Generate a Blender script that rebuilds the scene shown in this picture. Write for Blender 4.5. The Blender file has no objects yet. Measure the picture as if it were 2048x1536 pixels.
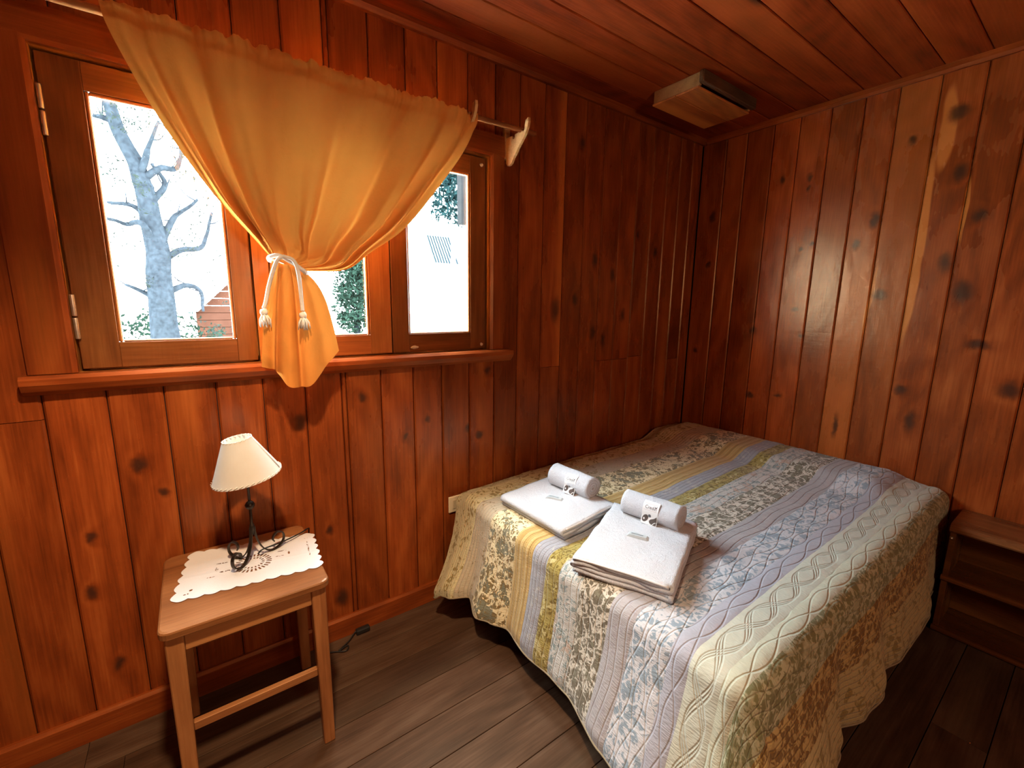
import bpy, bmesh, math, random
from mathutils import Vector, Matrix, noise

random.seed(7)
S = bpy.context.scene
COL = S.collection
PI = math.pi

# ------------------------------------------------------------------ camera, sky, lights, exposure
cam_d = bpy.data.cameras.new('camera')
cam_d.sensor_width = 36.0
cam_d.lens = 879.07 / 2048 * 36.0
cam_d.clip_start = 0.02
cam = bpy.data.objects.new('camera', cam_d)
COL.objects.link(cam)
_r = Vector((0.80971489, -0.58667890, 0.01302575))
_d = Vector((-0.09231478, -0.14926770, -0.98447810))
_f = Vector((0.57951685, 0.79594411, -0.17502341))
cam.matrix_world = Matrix(((_r.x, -_d.x, -_f.x, 0.0), (_r.y, -_d.y, -_f.y, 0.0), (_r.z, -_d.z, -_f.z, 1.45), (0, 0, 0, 1)))
S.camera = cam

SKY = 60.0
world = bpy.data.worlds.new('sky')
S.world = world
world.use_nodes = True
_bg = world.node_tree.nodes['Background']
_bg.inputs[0].default_value = (0.78, 0.90, 1.0, 1)
_bg.inputs[1].default_value = SKY

def lamp(name, kind, loc, target, energy, color, **kw):
    d = bpy.data.lights.new(name, kind)
    d.energy = energy
    d.color = color
    for k, v in kw.items():
        setattr(d, k, v)
    o = bpy.data.objects.new(name, d)
    COL.objects.link(o)
    o.location = loc
    o.rotation_euler = (Vector(target) - Vector(loc)).to_track_quat('-Z', 'Y').to_euler()
    return o

# ceiling downlight, an added fill behind the camera, and sky portals in the panes
lamp('ceiling_downlight', 'SPOT', (0.05, 0.50, 2.46), (-0.15, 1.22, 0.0), 150.0, (1.0, 0.74, 0.47),
     spot_size=math.radians(86), spot_blend=0.65, shadow_soft_size=0.05)
lamp('back_fill', 'POINT', (0.6, -1.6, 1.75), (0, 0, 0), 44.0, (1.0, 0.76, 0.52), shadow_soft_size=0.3)  # added fill, no such lamp known in the room
for _n, (_x0, _x1) in enumerate(((-0.19, 0.13), (0.30, 0.615), (0.78, 1.10))):
    lamp('window_portal', 'AREA', ((_x0 + _x1) / 2, 1.905, 1.68), ((_x0 + _x1) / 2, 0.0, 1.68), 0.0, (1, 1, 1),
         shape='RECTANGLE', size=_x1 - _x0, size_y=0.72).data.cycles.is_portal = True

S.view_settings.view_transform = 'Standard'
S.view_settings.look = 'None'
S.view_settings.gamma = 1.0
S.view_settings.use_curve_mapping = False
S.view_settings.exposure = 0.5
S.cycles.max_bounces = 7
S.cycles.diffuse_bounces = 4
S.cycles.glossy_bounces = 2
S.cycles.transmission_bounces = 6
S.cycles.transparent_max_bounces = 10
S.cycles.adaptive_threshold = 0.02
S.cycles.caustics_reflective = False
S.cycles.caustics_refractive = False
S.cycles.sample_clamp_indirect = 60.0

# ------------------------------------------------------------------ object helpers
def new_obj(name, verts, faces, mat=None, parent=None, smooth=False, uvs=None, origin=None):
    me = bpy.data.meshes.new(name)
    if origin is not None:
        o_ = Vector(origin)
        verts = [tuple(Vector(v) - o_) for v in verts]
    me.from_pydata(verts, [], faces)
    if uvs:
        lay = me.uv_layers.new(name='UVMap')
        for lp in me.loops:
            lay.data[lp.index].uv = uvs[lp.vertex_index]
    if smooth:
        me.polygons.foreach_set('use_smooth', [True] * len(me.polygons))
    me.update()
    ob = bpy.data.objects.new(name, me)
    COL.objects.link(ob)
    if mat:
        me.materials.append(mat)
    if origin is not None:
        ob.location = origin
    if parent is not None:
        attach(ob, parent)
    return ob

def attach(ob, parent):
    ob.parent = parent
    if parent.type == 'EMPTY' or True:
        ob.matrix_parent_inverse = Matrix.LocRotScale(parent.location, parent.rotation_euler, None).inverted()

def tag(o, label=None, cat=None, group=None, kind=None):
    if label: o['label'] = label
    if cat: o['category'] = cat
    if group: o['group'] = group
    if kind: o['kind'] = kind
    return o

def empty(name, loc):
    o = bpy.data.objects.new(name, None)
    o.empty_display_size = 0.05
    COL.objects.link(o)
    o.location = loc
    return o

def bm_obj(name, bm, mat=None, parent=None, smooth=False, origin=None):
    bmesh.ops.recalc_face_normals(bm, faces=bm.faces[:])
    vs = [tuple(v.co) for v in bm.verts]
    bm.verts.index_update()
    fs = [[v.index for v in f.verts] for f in bm.faces]
    bm.free()
    return new_obj(name, vs, fs, mat, parent, smooth, None, origin)

def box_bm(x0, x1, y0, y1, z0, z1, bev=0.0, seg=2, bm=None):
    b2 = bmesh.new()
    bmesh.ops.create_cube(b2, size=1.0)
    for v in b2.verts:
        v.co = Vector(((x0 + x1) / 2 + v.co.x * (x1 - x0), (y0 + y1) / 2 + v.co.y * (y1 - y0), (z0 + z1) / 2 + v.co.z * (z1 - z0)))
    if bev > 0:
        bmesh.ops.bevel(b2, geom=b2.edges[:], offset=bev, segments=seg, affect='EDGES', profile=0.5)
    if bm is None:
        return b2
    me = bpy.data.meshes.new('tmp')
    b2.to_mesh(me)
    b2.free()
    bm.from_mesh(me)
    bpy.data.meshes.remove(me)
    return bm

def box(name, x0, x1, y0, y1, z0, z1, mat, parent=None, bev=0.002, seg=1, tint=None):
    o = bm_obj(name, box_bm(x0, x1, y0, y1, z0, z1, bev, seg), mat, parent, False,
               ((x0 + x1) / 2, (y0 + y1) / 2, (z0 + z1) / 2))
    o.color = tint or TINT()
    return o

def TINT(lo=0.8, hi=1.2):
    b = random.uniform(lo, hi)
    return (b, random.uniform(0, 1), random.uniform(0, 1), 1)

def extrude_profile(name, prof, along, frame, mat, parent=None, smooth=False):
    """prof: closed 2D polygon (a,b); along: (l0,l1); frame(a,b,l)->xyz"""
    n = len(prof)
    vs = [frame(a, b, l) for l in along for (a, b) in prof]
    k = len(along)
    fs = [[i * n + j, i * n + (j + 1) % n, (i + 1) * n + (j + 1) % n, (i + 1) * n + j] for i in range(k - 1) for j in range(n)]
    fs.append(list(range(n))[::-1])
    fs.append([(k - 1) * n + j for j in range(n)])
    c = [sum(v[i] for v in vs) / len(vs) for i in range(3)]
    bm = bmesh.new()
    bv = [bm.verts.new(v) for v in vs]
    for f in fs:
        bm.faces.new([bv[i] for i in f])
    o = bm_obj(name, bm, mat, parent, smooth, c)
    o.color = TINT()
    return o

def tube_data(pts, rad, seg=8, closed=False):
    P = [Vector(p) for p in pts]
    n = len(P)
    if not hasattr(rad, '__len__'):
        rad = [rad] * n
    vs, fs = [], []
    up = Vector((0.13, 0.21, 0.97)).normalized()
    prev = None
    for i in range(n):
        t = (P[(i + 1) % n] - P[i - 1]) if closed else (P[min(i + 1, n - 1)] - P[max(i - 1, 0)])
        t.normalize()
        if prev is None:
            a = t.cross(up)
            if a.length < 1e-3:
                a = t.cross(Vector((1, 0, 0)))
            a.normalize()
        else:
            a = (prev - t * prev.dot(t)).normalized()
        prev = a
        b = t.cross(a)
        for j in range(seg):
            w = 2 * PI * j / seg
            vs.append(tuple(P[i] + (a * math.cos(w) + b * math.sin(w)) * rad[i]))
    m = n if closed else n - 1
    for i in range(m):
        for j in range(seg):
            i2 = (i + 1) % n
            fs.append([i * seg + j, i * seg + (j + 1) % seg, i2 * seg + (j + 1) % seg, i2 * seg + j])
    if not closed:
        fs.append([j for j in range(seg)][::-1])
        fs.append([(n - 1) * seg + j for j in range(seg)])
    return vs, fs

def tube(name, pts, rad, mat, parent=None, seg=8, closed=False, origin=None):
    vs, fs = tube_data(pts, rad, seg, closed)
    return new_obj(name, vs, fs, mat, parent, True, None, origin)

def spline(pts, n):
    """Catmull-Rom through points (any dimension), n samples"""
    P = [Vector(p) for p in pts]
    P = [P[0] * 2 - P[1]] + P + [P[-1] * 2 - P[-2]]
    out = []
    m = len(P) - 3
    for i in range(n):
        t = i / (n - 1) * m
        k = min(int(t), m - 1)
        u = t - k
        p0, p1, p2, p3 = P[k:k + 4]
        out.append(0.5 * ((2 * p1) + (p2 - p0) * u + (2 * p0 - 5 * p1 + 4 * p2 - p3) * u * u + (3 * p1 - p0 - 3 * p2 + p3) * u ** 3))
    return out

def interp(xs, ys, x):
    if x <= xs[0]: return ys[0]
    for i in range(len(xs) - 1):
        if x <= xs[i + 1]:
            t = (x - xs[i]) / (xs[i + 1] - xs[i])
            t = t * t * (3 - 2 * t)
            return ys[i] * (1 - t) + ys[i + 1] * t
    return ys[-1]

def lathe(name, prof, mat, parent=None, seg=24, origin=(0, 0, 0), smooth=True, M=None):
    vs, fs = [], []
    n = len(prof)
    for j in range(seg):
        w = 2 * PI * j / seg
        for (r, z) in prof:
            p = Vector((r * math.cos(w), r * math.sin(w), z))
            if M is not None:
                p = M @ p
            vs.append(tuple(p + Vector(origin)))
    for j in range(seg):
        j2 = (j + 1) % seg
        for i in range(n - 1):
            fs.append([j * n + i, j2 * n + i, j2 * n + i + 1, j * n + i + 1])
    return new_obj(name, vs, fs, mat, parent, smooth, None, origin)

# ------------------------------------------------------------------ material helpers
class NT:
    def __init__(self, name):
        self.m = bpy.data.materials.new(name)
        self.m.use_nodes = True
        self.t = self.m.node_tree
        self.t.nodes.clear()
        self.out = self.t.nodes.new('ShaderNodeOutputMaterial')
    def n(self, typ, **kw):
        nd = self.t.nodes.new('ShaderNode' + typ)
        for k, v in kw.items():
            setattr(nd, k, v)
        return nd
    def set(self, sock, v):
        if hasattr(v, 'is_linked') or isinstance(v, bpy.types.NodeSocket):
            self.t.links.new(v, sock)
        else:
            sock.default_value = v
    def math(self, op, a, b=None, c=None, clamp=False):
        nd = self.n('Math', operation=op, use_clamp=clamp)
        for i, v in enumerate((a, b, c)):
            if v is not None:
                self.set(nd.inputs[i], v)
        return nd.outputs[0]
    def vmath(self, op, a, b=None):
        nd = self.n('VectorMath', operation=op)
        self.set(nd.inputs[0], a)
        if b is not None:
            self.set(nd.inputs[1], b)
        return nd.outputs['Value'] if op in ('LENGTH', 'DISTANCE', 'DOT_PRODUCT') else nd.outputs[0]
    def noise(self, vec, scale, detail=3.0, rough=0.55, dist=0.0, out=0):
        nd = self.n('TexNoise')
        self.set(nd.inputs['Vector'], vec)
        nd.inputs['Scale'].default_value = scale
        nd.inputs['Detail'].default_value = detail
        nd.inputs['Roughness'].default_value = rough
        nd.inputs['Distortion'].default_value = dist
        return nd.outputs[out]
    def mr(self, v, a, b, c=0.0, d=1.0, smooth=True):
        nd = self.n('MapRange', interpolation_type='SMOOTHSTEP' if smooth else 'LINEAR')
        self.set(nd.inputs[0], v)
        for i, x in enumerate((a, b, c, d)):
            self.set(nd.inputs[i + 1], x)
        return nd.outputs[0]
    def mix(self, f, a, b, mode='MIX'):
        nd = self.n('Mix', data_type='RGBA', blend_type=mode)
        self.set(nd.inputs[0], f)
        self.set(nd.inputs[6], a if not isinstance(a, tuple) else (*a[:3], 1))
        self.set(nd.inputs[7], b if not isinstance(b, tuple) else (*b[:3], 1))
        return nd.outputs[2]
    def sep(self, v):
        nd = self.n('SeparateXYZ')
        self.set(nd.inputs[0], v)
        return nd.outputs
    def comb(self, x, y, z):
        nd = self.n('CombineXYZ')
        for i, v in enumerate((x, y, z)):
            self.set(nd.inputs[i], v)
        return nd.outputs[0]
    def bump(self, h, strength, dist, normal=None):
        nd = self.n('Bump')
        nd.inputs['Strength'].default_value = strength
        nd.inputs['Distance'].default_value = dist
        self.set(nd.inputs['Height'], h)
        if normal is not None:
            self.set(nd.inputs['Normal'], normal)
        return nd.outputs[0]
    def principled(self, color, rough=0.5, normal=None, **kw):
        p = self.n('BsdfPrincipled')
        self.set(p.inputs['Base Color'], color if not isinstance(color, tuple) else (*color[:3], 1))
        self.set(p.inputs['Roughness'], rough)
        if normal is not None:
            self.set(p.inputs['Normal'], normal)
        for k, v in kw.items():
            self.set(p.inputs[k.replace('_', ' ')], v)
        self.t.links.new(p.outputs[0], self.out.inputs[0])
        return p

def srgb(r, g, b):
    f = lambda c: (c / 255 / 12.92) if c / 255 <= 0.04045 else ((c / 255 + 0.055) / 1.055) ** 2.4
    return (f(r), f(g), f(b))

def wood(name, axis, dark, mid, light, rough=0.3, knots=(), knot_axes=None, streaks=(), coat=0.32, gloss=0.6, ripple=0.5, knot_amount=0.5, knot_col=(0.040, 0.015, 0.009)):
    N = NT(name)
    oi = N.n('ObjectInfo')
    rnd = oi.outputs['Random']
    tint = N.n('SeparateColor')
    N.t.links.new(oi.outputs['Color'], tint.inputs[0])
    bright, hue = tint.outputs[0], tint.outputs[1]
    tc = N.n('TexCoord')
    x, y, z = N.sep(tc.outputs['Object'])[:3]
    comp = {'X': (y, z, x), 'Y': (x, z, y), 'Z': (x, y, z)}[axis]
    off = N.math('MULTIPLY', rnd, 37.0)
    a = N.math('ADD', comp[0], off)
    b = N.math('ADD', comp[1], N.math('MULTIPLY', off, 1.7))
    l = N.math('ADD', comp[2], N.math('MULTIPLY', off, 2.3))
    # wobble of the grain direction
    vlow = N.comb(N.math('MULTIPLY', a, 3.0), N.math('MULTIPLY', b, 3.0), N.math('MULTIPLY', l, 0.9))
    # random knots : voronoi in (across,length)
    vk = N.comb(N.math('MULTIPLY', a, 4.2), N.math('MULTIPLY', b, 0.3), N.math('MULTIPLY', l, 2.1))
    vo = N.n('TexVoronoi', voronoi_dimensions='3D', feature='F1')
    N.set(vo.inputs['Vector'], vk)
    vo.inputs['Scale'].default_value = 1.0
    sel = N.n('SeparateColor')
    N.t.links.new(vo.outputs['Color'], sel.inputs[0])
    kd = N.math('ADD', vo.outputs['Distance'], N.math('MULTIPLY', N.noise(N.comb(N.math('MULTIPLY', a, 40.0), b, N.math('MULTIPLY', l, 22.0)), 1.0, 2.0), 0.05))
    ksize = N.mr(sel.outputs[0], 1.0 - knot_amount, 1.0, 0.0, 0.17)
    kmask = N.mr(kd, N.math('MULTIPLY', ksize, 0.55), N.math('ADD', N.math('MULTIPLY', ksize, 1.25), 0.0005), 1.0, 0.0)
    khalo = N.mr(kd, 0.0, N.math('ADD', N.math('MULTIPLY', ksize, 3.2), 0.0005), 1.0, 0.0)
    # placed knots, in room coordinates
    geo = N.n('NewGeometry')
    gx, gy, gz = N.sep(geo.outputs['Position'])[:3]
    if knots:
        ax = {'X': gx, 'Y': gy, 'Z': gz}
        u, v = ax[knot_axes[0]], ax[knot_axes[1]]
        wob = N.noise(geo.outputs['Position'], 28.0, 2.0, out=1)
        wv = N.vmath('MULTIPLY', N.vmath('SUBTRACT', wob, (0.5, 0.5, 0.5)), (0.026, 0.04, 0.0))
        uv = N.vmath('ADD', N.comb(u, v, 0.0), wv)
        best = None
        for (ku, kv, ru, rv) in knots:
            dd = N.vmath('LENGTH', N.vmath('MULTIPLY', N.vmath('SUBTRACT', uv, (ku, kv, 0.0)), (1 / ru, 1 / rv, 0.0)))
            best = dd if best is None else N.math('MINIMUM', best, dd)
        kmask = N.math('MAXIMUM', kmask, N.mr(best, 0.25, 1.35, 1.0, 0.0))
        khalo = N.math('MAXIMUM', khalo, N.mr(best, 0.3, 3.0, 1.0, 0.0))
    n0 = N.noise(vlow, 1.0, 0.6, 0.4)
    n0k = N.math('ADD', n0, N.math('MULTIPLY', khalo, 0.07))
    ring = N.math('SINE', N.math('ADD', N.math('MULTIPLY', n0k, 62.0), N.math('MULTIPLY', a, 40.0)))
    fib = N.noise(N.comb(N.math('MULTIPLY', a, 150.0), N.math('MULTIPLY', b, 150.0), N.math('MULTIPLY', l, 5.0)), 1.0, 3.0, 0.6)
    blot = N.noise(N.comb(N.math('MULTIPLY', a, 7.0), N.math('MULTIPLY', b, 7.0), N.math('MULTIPLY', l, 2.2)), 1.0, 4.0, 0.6)
    g = N.math('ADD', N.math('MULTIPLY', ring, 0.055), N.math('ADD', N.math('MULTIPLY', fib, 0.48), N.math('MULTIPLY', blot, 0.75)))
    g = N.math('ADD', g, -0.125)
    cr = N.n('ValToRGB')
    N.set(cr.inputs[0], g)
    e = cr.color_ramp.elements
    e[0].position = 0.22; e[0].color = (*dark, 1)
    e[1].position = 0.80; e[1].color = (*light, 1)
    e2 = cr.color_ramp.elements.new(0.5); e2.color = (*mid, 1)
    col = cr.outputs[0]
    # warm, lighter sapwood in some boards
    sapn = N.noise(N.comb(N.math('MULTIPLY', a, 9.0), b, N.math('MULTIPLY', l, 0.40)), 1.0, 0.0, 0.4)
    sap = N.math('MULTIPLY', N.mr(sapn, 0.55, 0.78), N.math('MULTIPLY', hue, 0.75))
    col = N.mix(sap, col, tuple(min(1, c * k) for c, k in zip(light, (1.25, 1.45, 1.3))))
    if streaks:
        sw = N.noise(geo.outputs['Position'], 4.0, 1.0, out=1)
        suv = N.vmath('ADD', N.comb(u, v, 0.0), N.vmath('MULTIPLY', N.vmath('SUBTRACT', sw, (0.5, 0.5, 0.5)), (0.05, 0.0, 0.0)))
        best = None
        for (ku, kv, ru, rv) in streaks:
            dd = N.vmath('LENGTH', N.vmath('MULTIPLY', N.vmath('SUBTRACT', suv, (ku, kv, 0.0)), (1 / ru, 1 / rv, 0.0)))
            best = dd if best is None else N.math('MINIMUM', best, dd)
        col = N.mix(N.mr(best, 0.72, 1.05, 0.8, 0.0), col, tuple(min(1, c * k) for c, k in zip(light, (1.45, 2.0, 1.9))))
    col = N.mix(N.math('MULTIPLY', N.mr(khalo, 0.45, 1.0), 0.55), col, dark)
    col = N.mix(N.math('MULTIPLY', kmask, 0.86), col, knot_col)
    bv = N.n('Mix', data_type='RGBA', blend_type='MULTIPLY')
    bv.inputs[0].default_value = 1.0
    N.t.links.new(col, bv.inputs[6])
    N.t.links.new(N.comb(bright, bright, bright), bv.inputs[7])
    col = bv.outputs[2]
    rip = N.noise(N.comb(N.math('MULTIPLY', a, 6.0), N.math('MULTIPLY', b, 6.0), N.math('MULTIPLY', l, 70.0)), 1.0, 2.0, 0.5)
    und = N.noise(N.comb(N.math('MULTIPLY', a, 14.0), N.math('MULTIPLY', b, 14.0), N.math('MULTIPLY', l, 7.0)), 1.0, 2.0, 0.5)
    h = N.math('ADD', N.math('MULTIPLY', rip, 0.5 * ripple), N.math('MULTIPLY', und, 1.2))
    h = N.math('ADD', h, N.math('MULTIPLY', fib, 0.12))
    nor = N.bump(h, 0.26, 0.0055)
    rgh = N.math('ADD', rough - 0.10, N.math('MULTIPLY', blot, 0.16))
    N.principled(col, rgh, nor, Specular_IOR_Level=gloss, Specular_Tint=(1.0, 0.66, 0.36, 1))
    return N.m

def plain(name, col, rough=0.5, metallic=0.0, var=0.0, scale=20.0, bump=0.0, bscale=200.0, **kw):
    N = NT(name)
    tc = N.n('TexCoord')
    c = col
    if var:
        c = N.mix(N.noise(tc.outputs['Object'], scale, 4.0), tuple(k * (1 - var) for k in col), tuple(min(1, k * (1 + var)) for k in col))
    nor = N.bump(N.noise(tc.outputs['Object'], bscale, 2.0), 0.6, bump) if bump else None
    N.principled(c, rough, nor, Metallic=metallic, **kw)
    return N.m

# ------------------------------------------------------------------ wood palette
DK, MD, LT = (0.105, 0.019, 0.0045), (0.235, 0.045, 0.0085), (0.385, 0.094, 0.019)
KL = [(0.311, 0.991, .022, .03), (-0.178, 0.918, .022, .026), (-0.127, 0.81, .012, .018), (0.556, 1.063, .016, .022), (1.775, 2.309, .018, .03),
      (1.915, 1.302, .02, .04), (1.908, 1.715, .02, .035), (2.062, 1.639, .02, .04), (2.172, 1.403, .02, .035), (2.452, 1.799, .018, .03),
      (1.763, 1.487, .02, .03), (2.269, 1.888, .014, .025), (1.616, 1.431, .03, .06), (1.18, 1.133, .017, .02), (1.063, 0.854, .016, .02), (1.13, 0.804, .018, .018),
      (-0.319, 0.705, .014, .02), (-0.338, 0.518, .015, .022), (-0.301, 0.239, .015, .025), (0.395, 0.511, .014, .02), (0.429, 0.182, .025, .035),
      (1.136, 1.357, .02, .03), (0.74, 0.86, .012, .016), (0.85, 0.93, .012, .02), (2.003, 1.254, .02, .04)]
KR = [(0.539, 2.073, .024, .034), (0.535, 1.677, .024, .045), (0.457, 1.538, .036, .05), (0.448, 1.876, .026, .03), (0.829, 1.908, .02, .035), (0.893, 1.791, .016, .024),
      (1.156, 1.798, .013, .016), (1.102, 1.82, .013, .016), (1.722, 2.056, .018, .035), (1.723, 1.742, .016, .022), (0.618, 1.054, .024, .024),
      (1.157, 2.182, .012, .02), (1.158, 2.129, .012, .018), (1.302, 2.199, .012, .018), (0.76, 1.53, .03, .025), (1.15, 1.448, .018, .016), (1.381, 1.319, .022, .02),
      (0.376, 1.302, .04, .02), (0.25, 1.114, .035, .035), (1.353, 0.901, .024, .016), (0.871, 0.811, .012, .06), (0.576, 2.335, .032, .032), (0.728, 2.261, .016, .02),
      (1.765, 1.157, .014, .02), (1.189, 0.929, .024, .012), (1.10, 1.30, .016, .014), (0.56, 0.90, .02, .05)]
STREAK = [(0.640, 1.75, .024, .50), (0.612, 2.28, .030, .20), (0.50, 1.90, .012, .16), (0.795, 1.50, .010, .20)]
W_left = wood('cedar_left', 'Z', DK, MD, LT, 0.30, KL, 'XZ', knot_amount=0.02)
W_right = wood('cedar_right', 'Z', tuple(c * 1.05 for c in DK), MD, LT, 0.30, KR, 'YZ', STREAK, knot_amount=0.001)
W_ceil = wood('cedar_ceiling', 'X', *[(c[0] * 1.1, c[1] * .82, c[2] * .9) for c in (DK, MD, LT)], 0.60, (), None, (), gloss=0.25, knot_amount=0.33)
W_x = wood('cedar_trim_x', 'X', DK, MD, LT, 0.33, knot_amount=0.12)
W_y = wood('cedar_trim_y', 'Y', DK, MD, LT, 0.33, knot_amount=0.12)
W_z = wood('cedar_trim_z', 'Z', DK, MD, LT, 0.33, knot_amount=0.15)
SD, SM, SL = (0.12, 0.034, 0.010), (0.25, 0.078, 0.020), (0.40, 0.150, 0.040)
W_sx = wood('sash_wood_x', 'X', SD, SM, SL, 0.33, knot_amount=0.15)
W_sz = wood('sash_wood_z', 'Z', SD, SM, SL, 0.33, knot_amount=0.2)
W_floor = wood('floor_wood', 'X', (0.030, 0.014, 0.008), (0.068, 0.034, 0.019), (0.115, 0.066, 0.040), 0.55, (), None, (), gloss=0.25, ripple=0.2, knot_amount=0.3)
TD, TM, TL = (0.16, 0.052, 0.017), (0.30, 0.110, 0.036), (0.44, 0.190, 0.070)
W_tx = wood('table_wood_x', 'X', TD, TM, TL, 0.36, knot_amount=0.08, ripple=0.1)
W_ty = wood('table_wood_y', 'Y', TD, TM, TL, 0.36, knot_amount=0.05, ripple=0.1)
W_tz = wood('table_wood_z', 'Z', TD, TM, TL, 0.36, knot_amount=0.2, ripple=0.1)
W_shelf = wood('shelf_wood_y', 'Y', (0.05, 0.016, 0.006), (0.115, 0.038, 0.012), (0.20, 0.075, 0.022), 0.30, knot_amount=0.1, ripple=0.1)
W_lit = wood('lit_wood_x', 'X', (0.30, 0.14, 0.05), (0.46, 0.24, 0.09), (0.60, 0.34, 0.14), 0.5, knot_amount=0.0, ripple=0.1, coat=0.0)
W_dark = wood('dark_wood_x', 'X', (0.035, 0.018, 0.010), (0.09, 0.045, 0.022), (0.16, 0.085, 0.045), 0.6, knot_amount=0.0, ripple=0.1, coat=0.0)
M_back = plain('dark_batten', (0.012, 0.003, 0.0015), 0.9)

# ------------------------------------------------------------------ room shell
XR, YW, ZC = 2.895, 1.83, 2.55
XL, YN = -1.75, -2.05
WX0, WX1, WZ0, WZ1 = -0.285, 1.185, 1.235, 2.125       # window opening

def plank_profile(a0, a1, d0, d1, ch):
    """front face at d0, back at d1, chamfered along both long edges"""
    s = 1 if d1 > d0 else -1
    return [(a0, d1), (a0, d0 + s * ch), (a0 + ch, d0), (a1 - ch, d0), (a1, d0 + s * ch), (a1, d1)]

floor = new_obj('floor', *(lambda b: ([tuple(v.co) for v in b.verts], [[v.index for v in f.verts] for f in b.faces]))(box_bm(XL - .1, XR + .1, YN - .1, YW + .1, -0.10, -0.022)), M_back)
tag(floor, kind='structure')
ceiling = new_obj('ceiling', *(lambda b: ([tuple(v.co) for v in b.verts], [[v.index for v in f.verts] for f in b.faces]))(box_bm(XL - .1, XR + .1, YN - .1, YW + .1, ZC + .018, ZC + .12)), M_back)
tag(ceiling, kind='structure')

# window wall carcass with its opening
bm = box_bm(XL - .1, WX0 - .03, YW + .016, YW + .10, -.02, ZC + .02)
box_bm(WX1 + .03, XR + .1, YW + .016, YW + .10, -.02, ZC + .02, 0, 2, bm)
box_bm(WX0 - .03, WX1 + .03, YW + .016, YW + .10, -.02, WZ0 - .03, 0, 2, bm)
box_bm(WX0 - .03, WX1 + .03, YW + .016, YW + .10, WZ1 + .03, ZC + .02, 0, 2, bm)
wall_left = tag(bm_obj('wall_left', bm, M_back), kind='structure')
wall_right = tag(bm_obj('wall_right', box_bm(XR + .016, XR + .10, YN - .1, YW + .016, -.02, ZC + .02), M_back), kind='structure')
wall_near = tag(bm_obj('wall_near', box_bm(XL - .1, XR + .1, YN - .1, YN, -.02, ZC + .02), W_x), kind='structure')
wall_rear = tag(bm_obj('wall_rear', box_bm(XL - .1, XL, YN, YW + .016, -.02, ZC + .02), W_y), kind='structure')

# planks of the window wall
seams = [-1.66, -1.515, -1.37, -1.22, -1.075, -0.93, -0.79, -0.65, -0.515, -0.376, -0.234, -0.093, 0.051, 0.195, 0.338, 0.485, 0.494, 0.639, 0.787, 0.928, 1.076, 1.221,
         1.363, 1.520, 1.663, 1.808, 1.949, 2.096, 2.243, 2.386, 2.524, 2.657, 2.79, 2.895]
seams[15:17] = [0.475, 0.494]
joints = {-0.515: 1.10, 1.520: 1.12, 1.663: None, 1.949: 1.13, 2.096: 1.13, 2.243: 1.14, 2.657: 1.10, 2.386: None}
tints_l = {}
def wplank(x0, x1, z0, z1, b=None):
    extrude_profile('plank', plank_profile(x0 + .0014, x1 - .0014, YW, YW + .016, .0055), (z0, z1), lambda a, d, l: (a, d, l), W_left, wall_left).color = \
        (b or random.uniform(0.82, 1.16), random.random(), 0, 1)
for i in range(len(seams) - 1):
    x0, x1 = seams[i], seams[i + 1]
    if x1 > WX0 - .03 and x0 < WX1 + .03:
        xa, xb = x0, x1
        wplank(x0, x1, 0.0, WZ0 - .025)
        wplank(x0, x1, WZ1 + .03, ZC)
        if x0 < WX0 - .03:
            wplank(x0, WX0 - .03, WZ0 - .025, WZ1 + .03)
        if x1 > WX1 + .03:
            wplank(WX1 + .03, x1, WZ0 - .025, WZ1 + .03)
    else:
        j = joints.get(x0)
        if j:
            wplank(x0, x1, 0.0, j - .001)
            wplank(x0, x1, j + .001, ZC)
        else:
            wplank(x0, x1, 0.0, ZC)

# planks of the right wall
sr = [1.83, 1.666, 1.535, 1.379, 1.240, 1.089, 0.942, 0.804, 0.654, 0.505, 0.361, 0.215]
while sr[-1] > YN:
    sr.append(sr[-1] - 0.147)
sr[-1] = YN
br = {1.83: .95, 1.666: 1.0, 1.535: .88, 1.379: 1.4, 1.240: 1.32, 1.089: .98, .942: 1.05, .804: .85, .654: .92, .505: .84, .361: .95}
for i in range(len(sr) - 1):
    y1, y0 = sr[i], sr[i + 1]
    o = extrude_profile('plank', plank_profile(y0 + .0014, y1 - .0014, XR, XR + .016, .0055), (0.0, ZC), lambda a, d, l: (d, a, l), W_right, wall_right)
    o.color = (1.16 * br.get(y1, random.uniform(.85, 1.1)), random.random() * .6, 0, 1)

# ceiling boards
cs = [1.83, 1.695, 1.552, 1.402, 1.258, 1.101, 0.949, 0.801, 0.649, 0.497, 0.345]
while cs[-1] > YN:
    cs.append(cs[-1] - 0.151)
cs[-1] = YN
for i in range(len(cs) - 1):
    y1, y0 = cs[i], cs[i + 1]
    xs = [XL, XR] if i % 3 else [XL, random.uniform(-.6, 0.3), XR]
    for k in range(len(xs) - 1):
        o = extrude_profile('ceiling_board', plank_profile(y0 + .0014, y1 - .0014, ZC, ZC + .018, .0035), (xs[k], xs[k + 1]), lambda a, d, l: (l, a, d), W_ceil, ceiling)
        o.color = (random.uniform(.86, 1.12), random.random() * .6, 0, 1)

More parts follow.
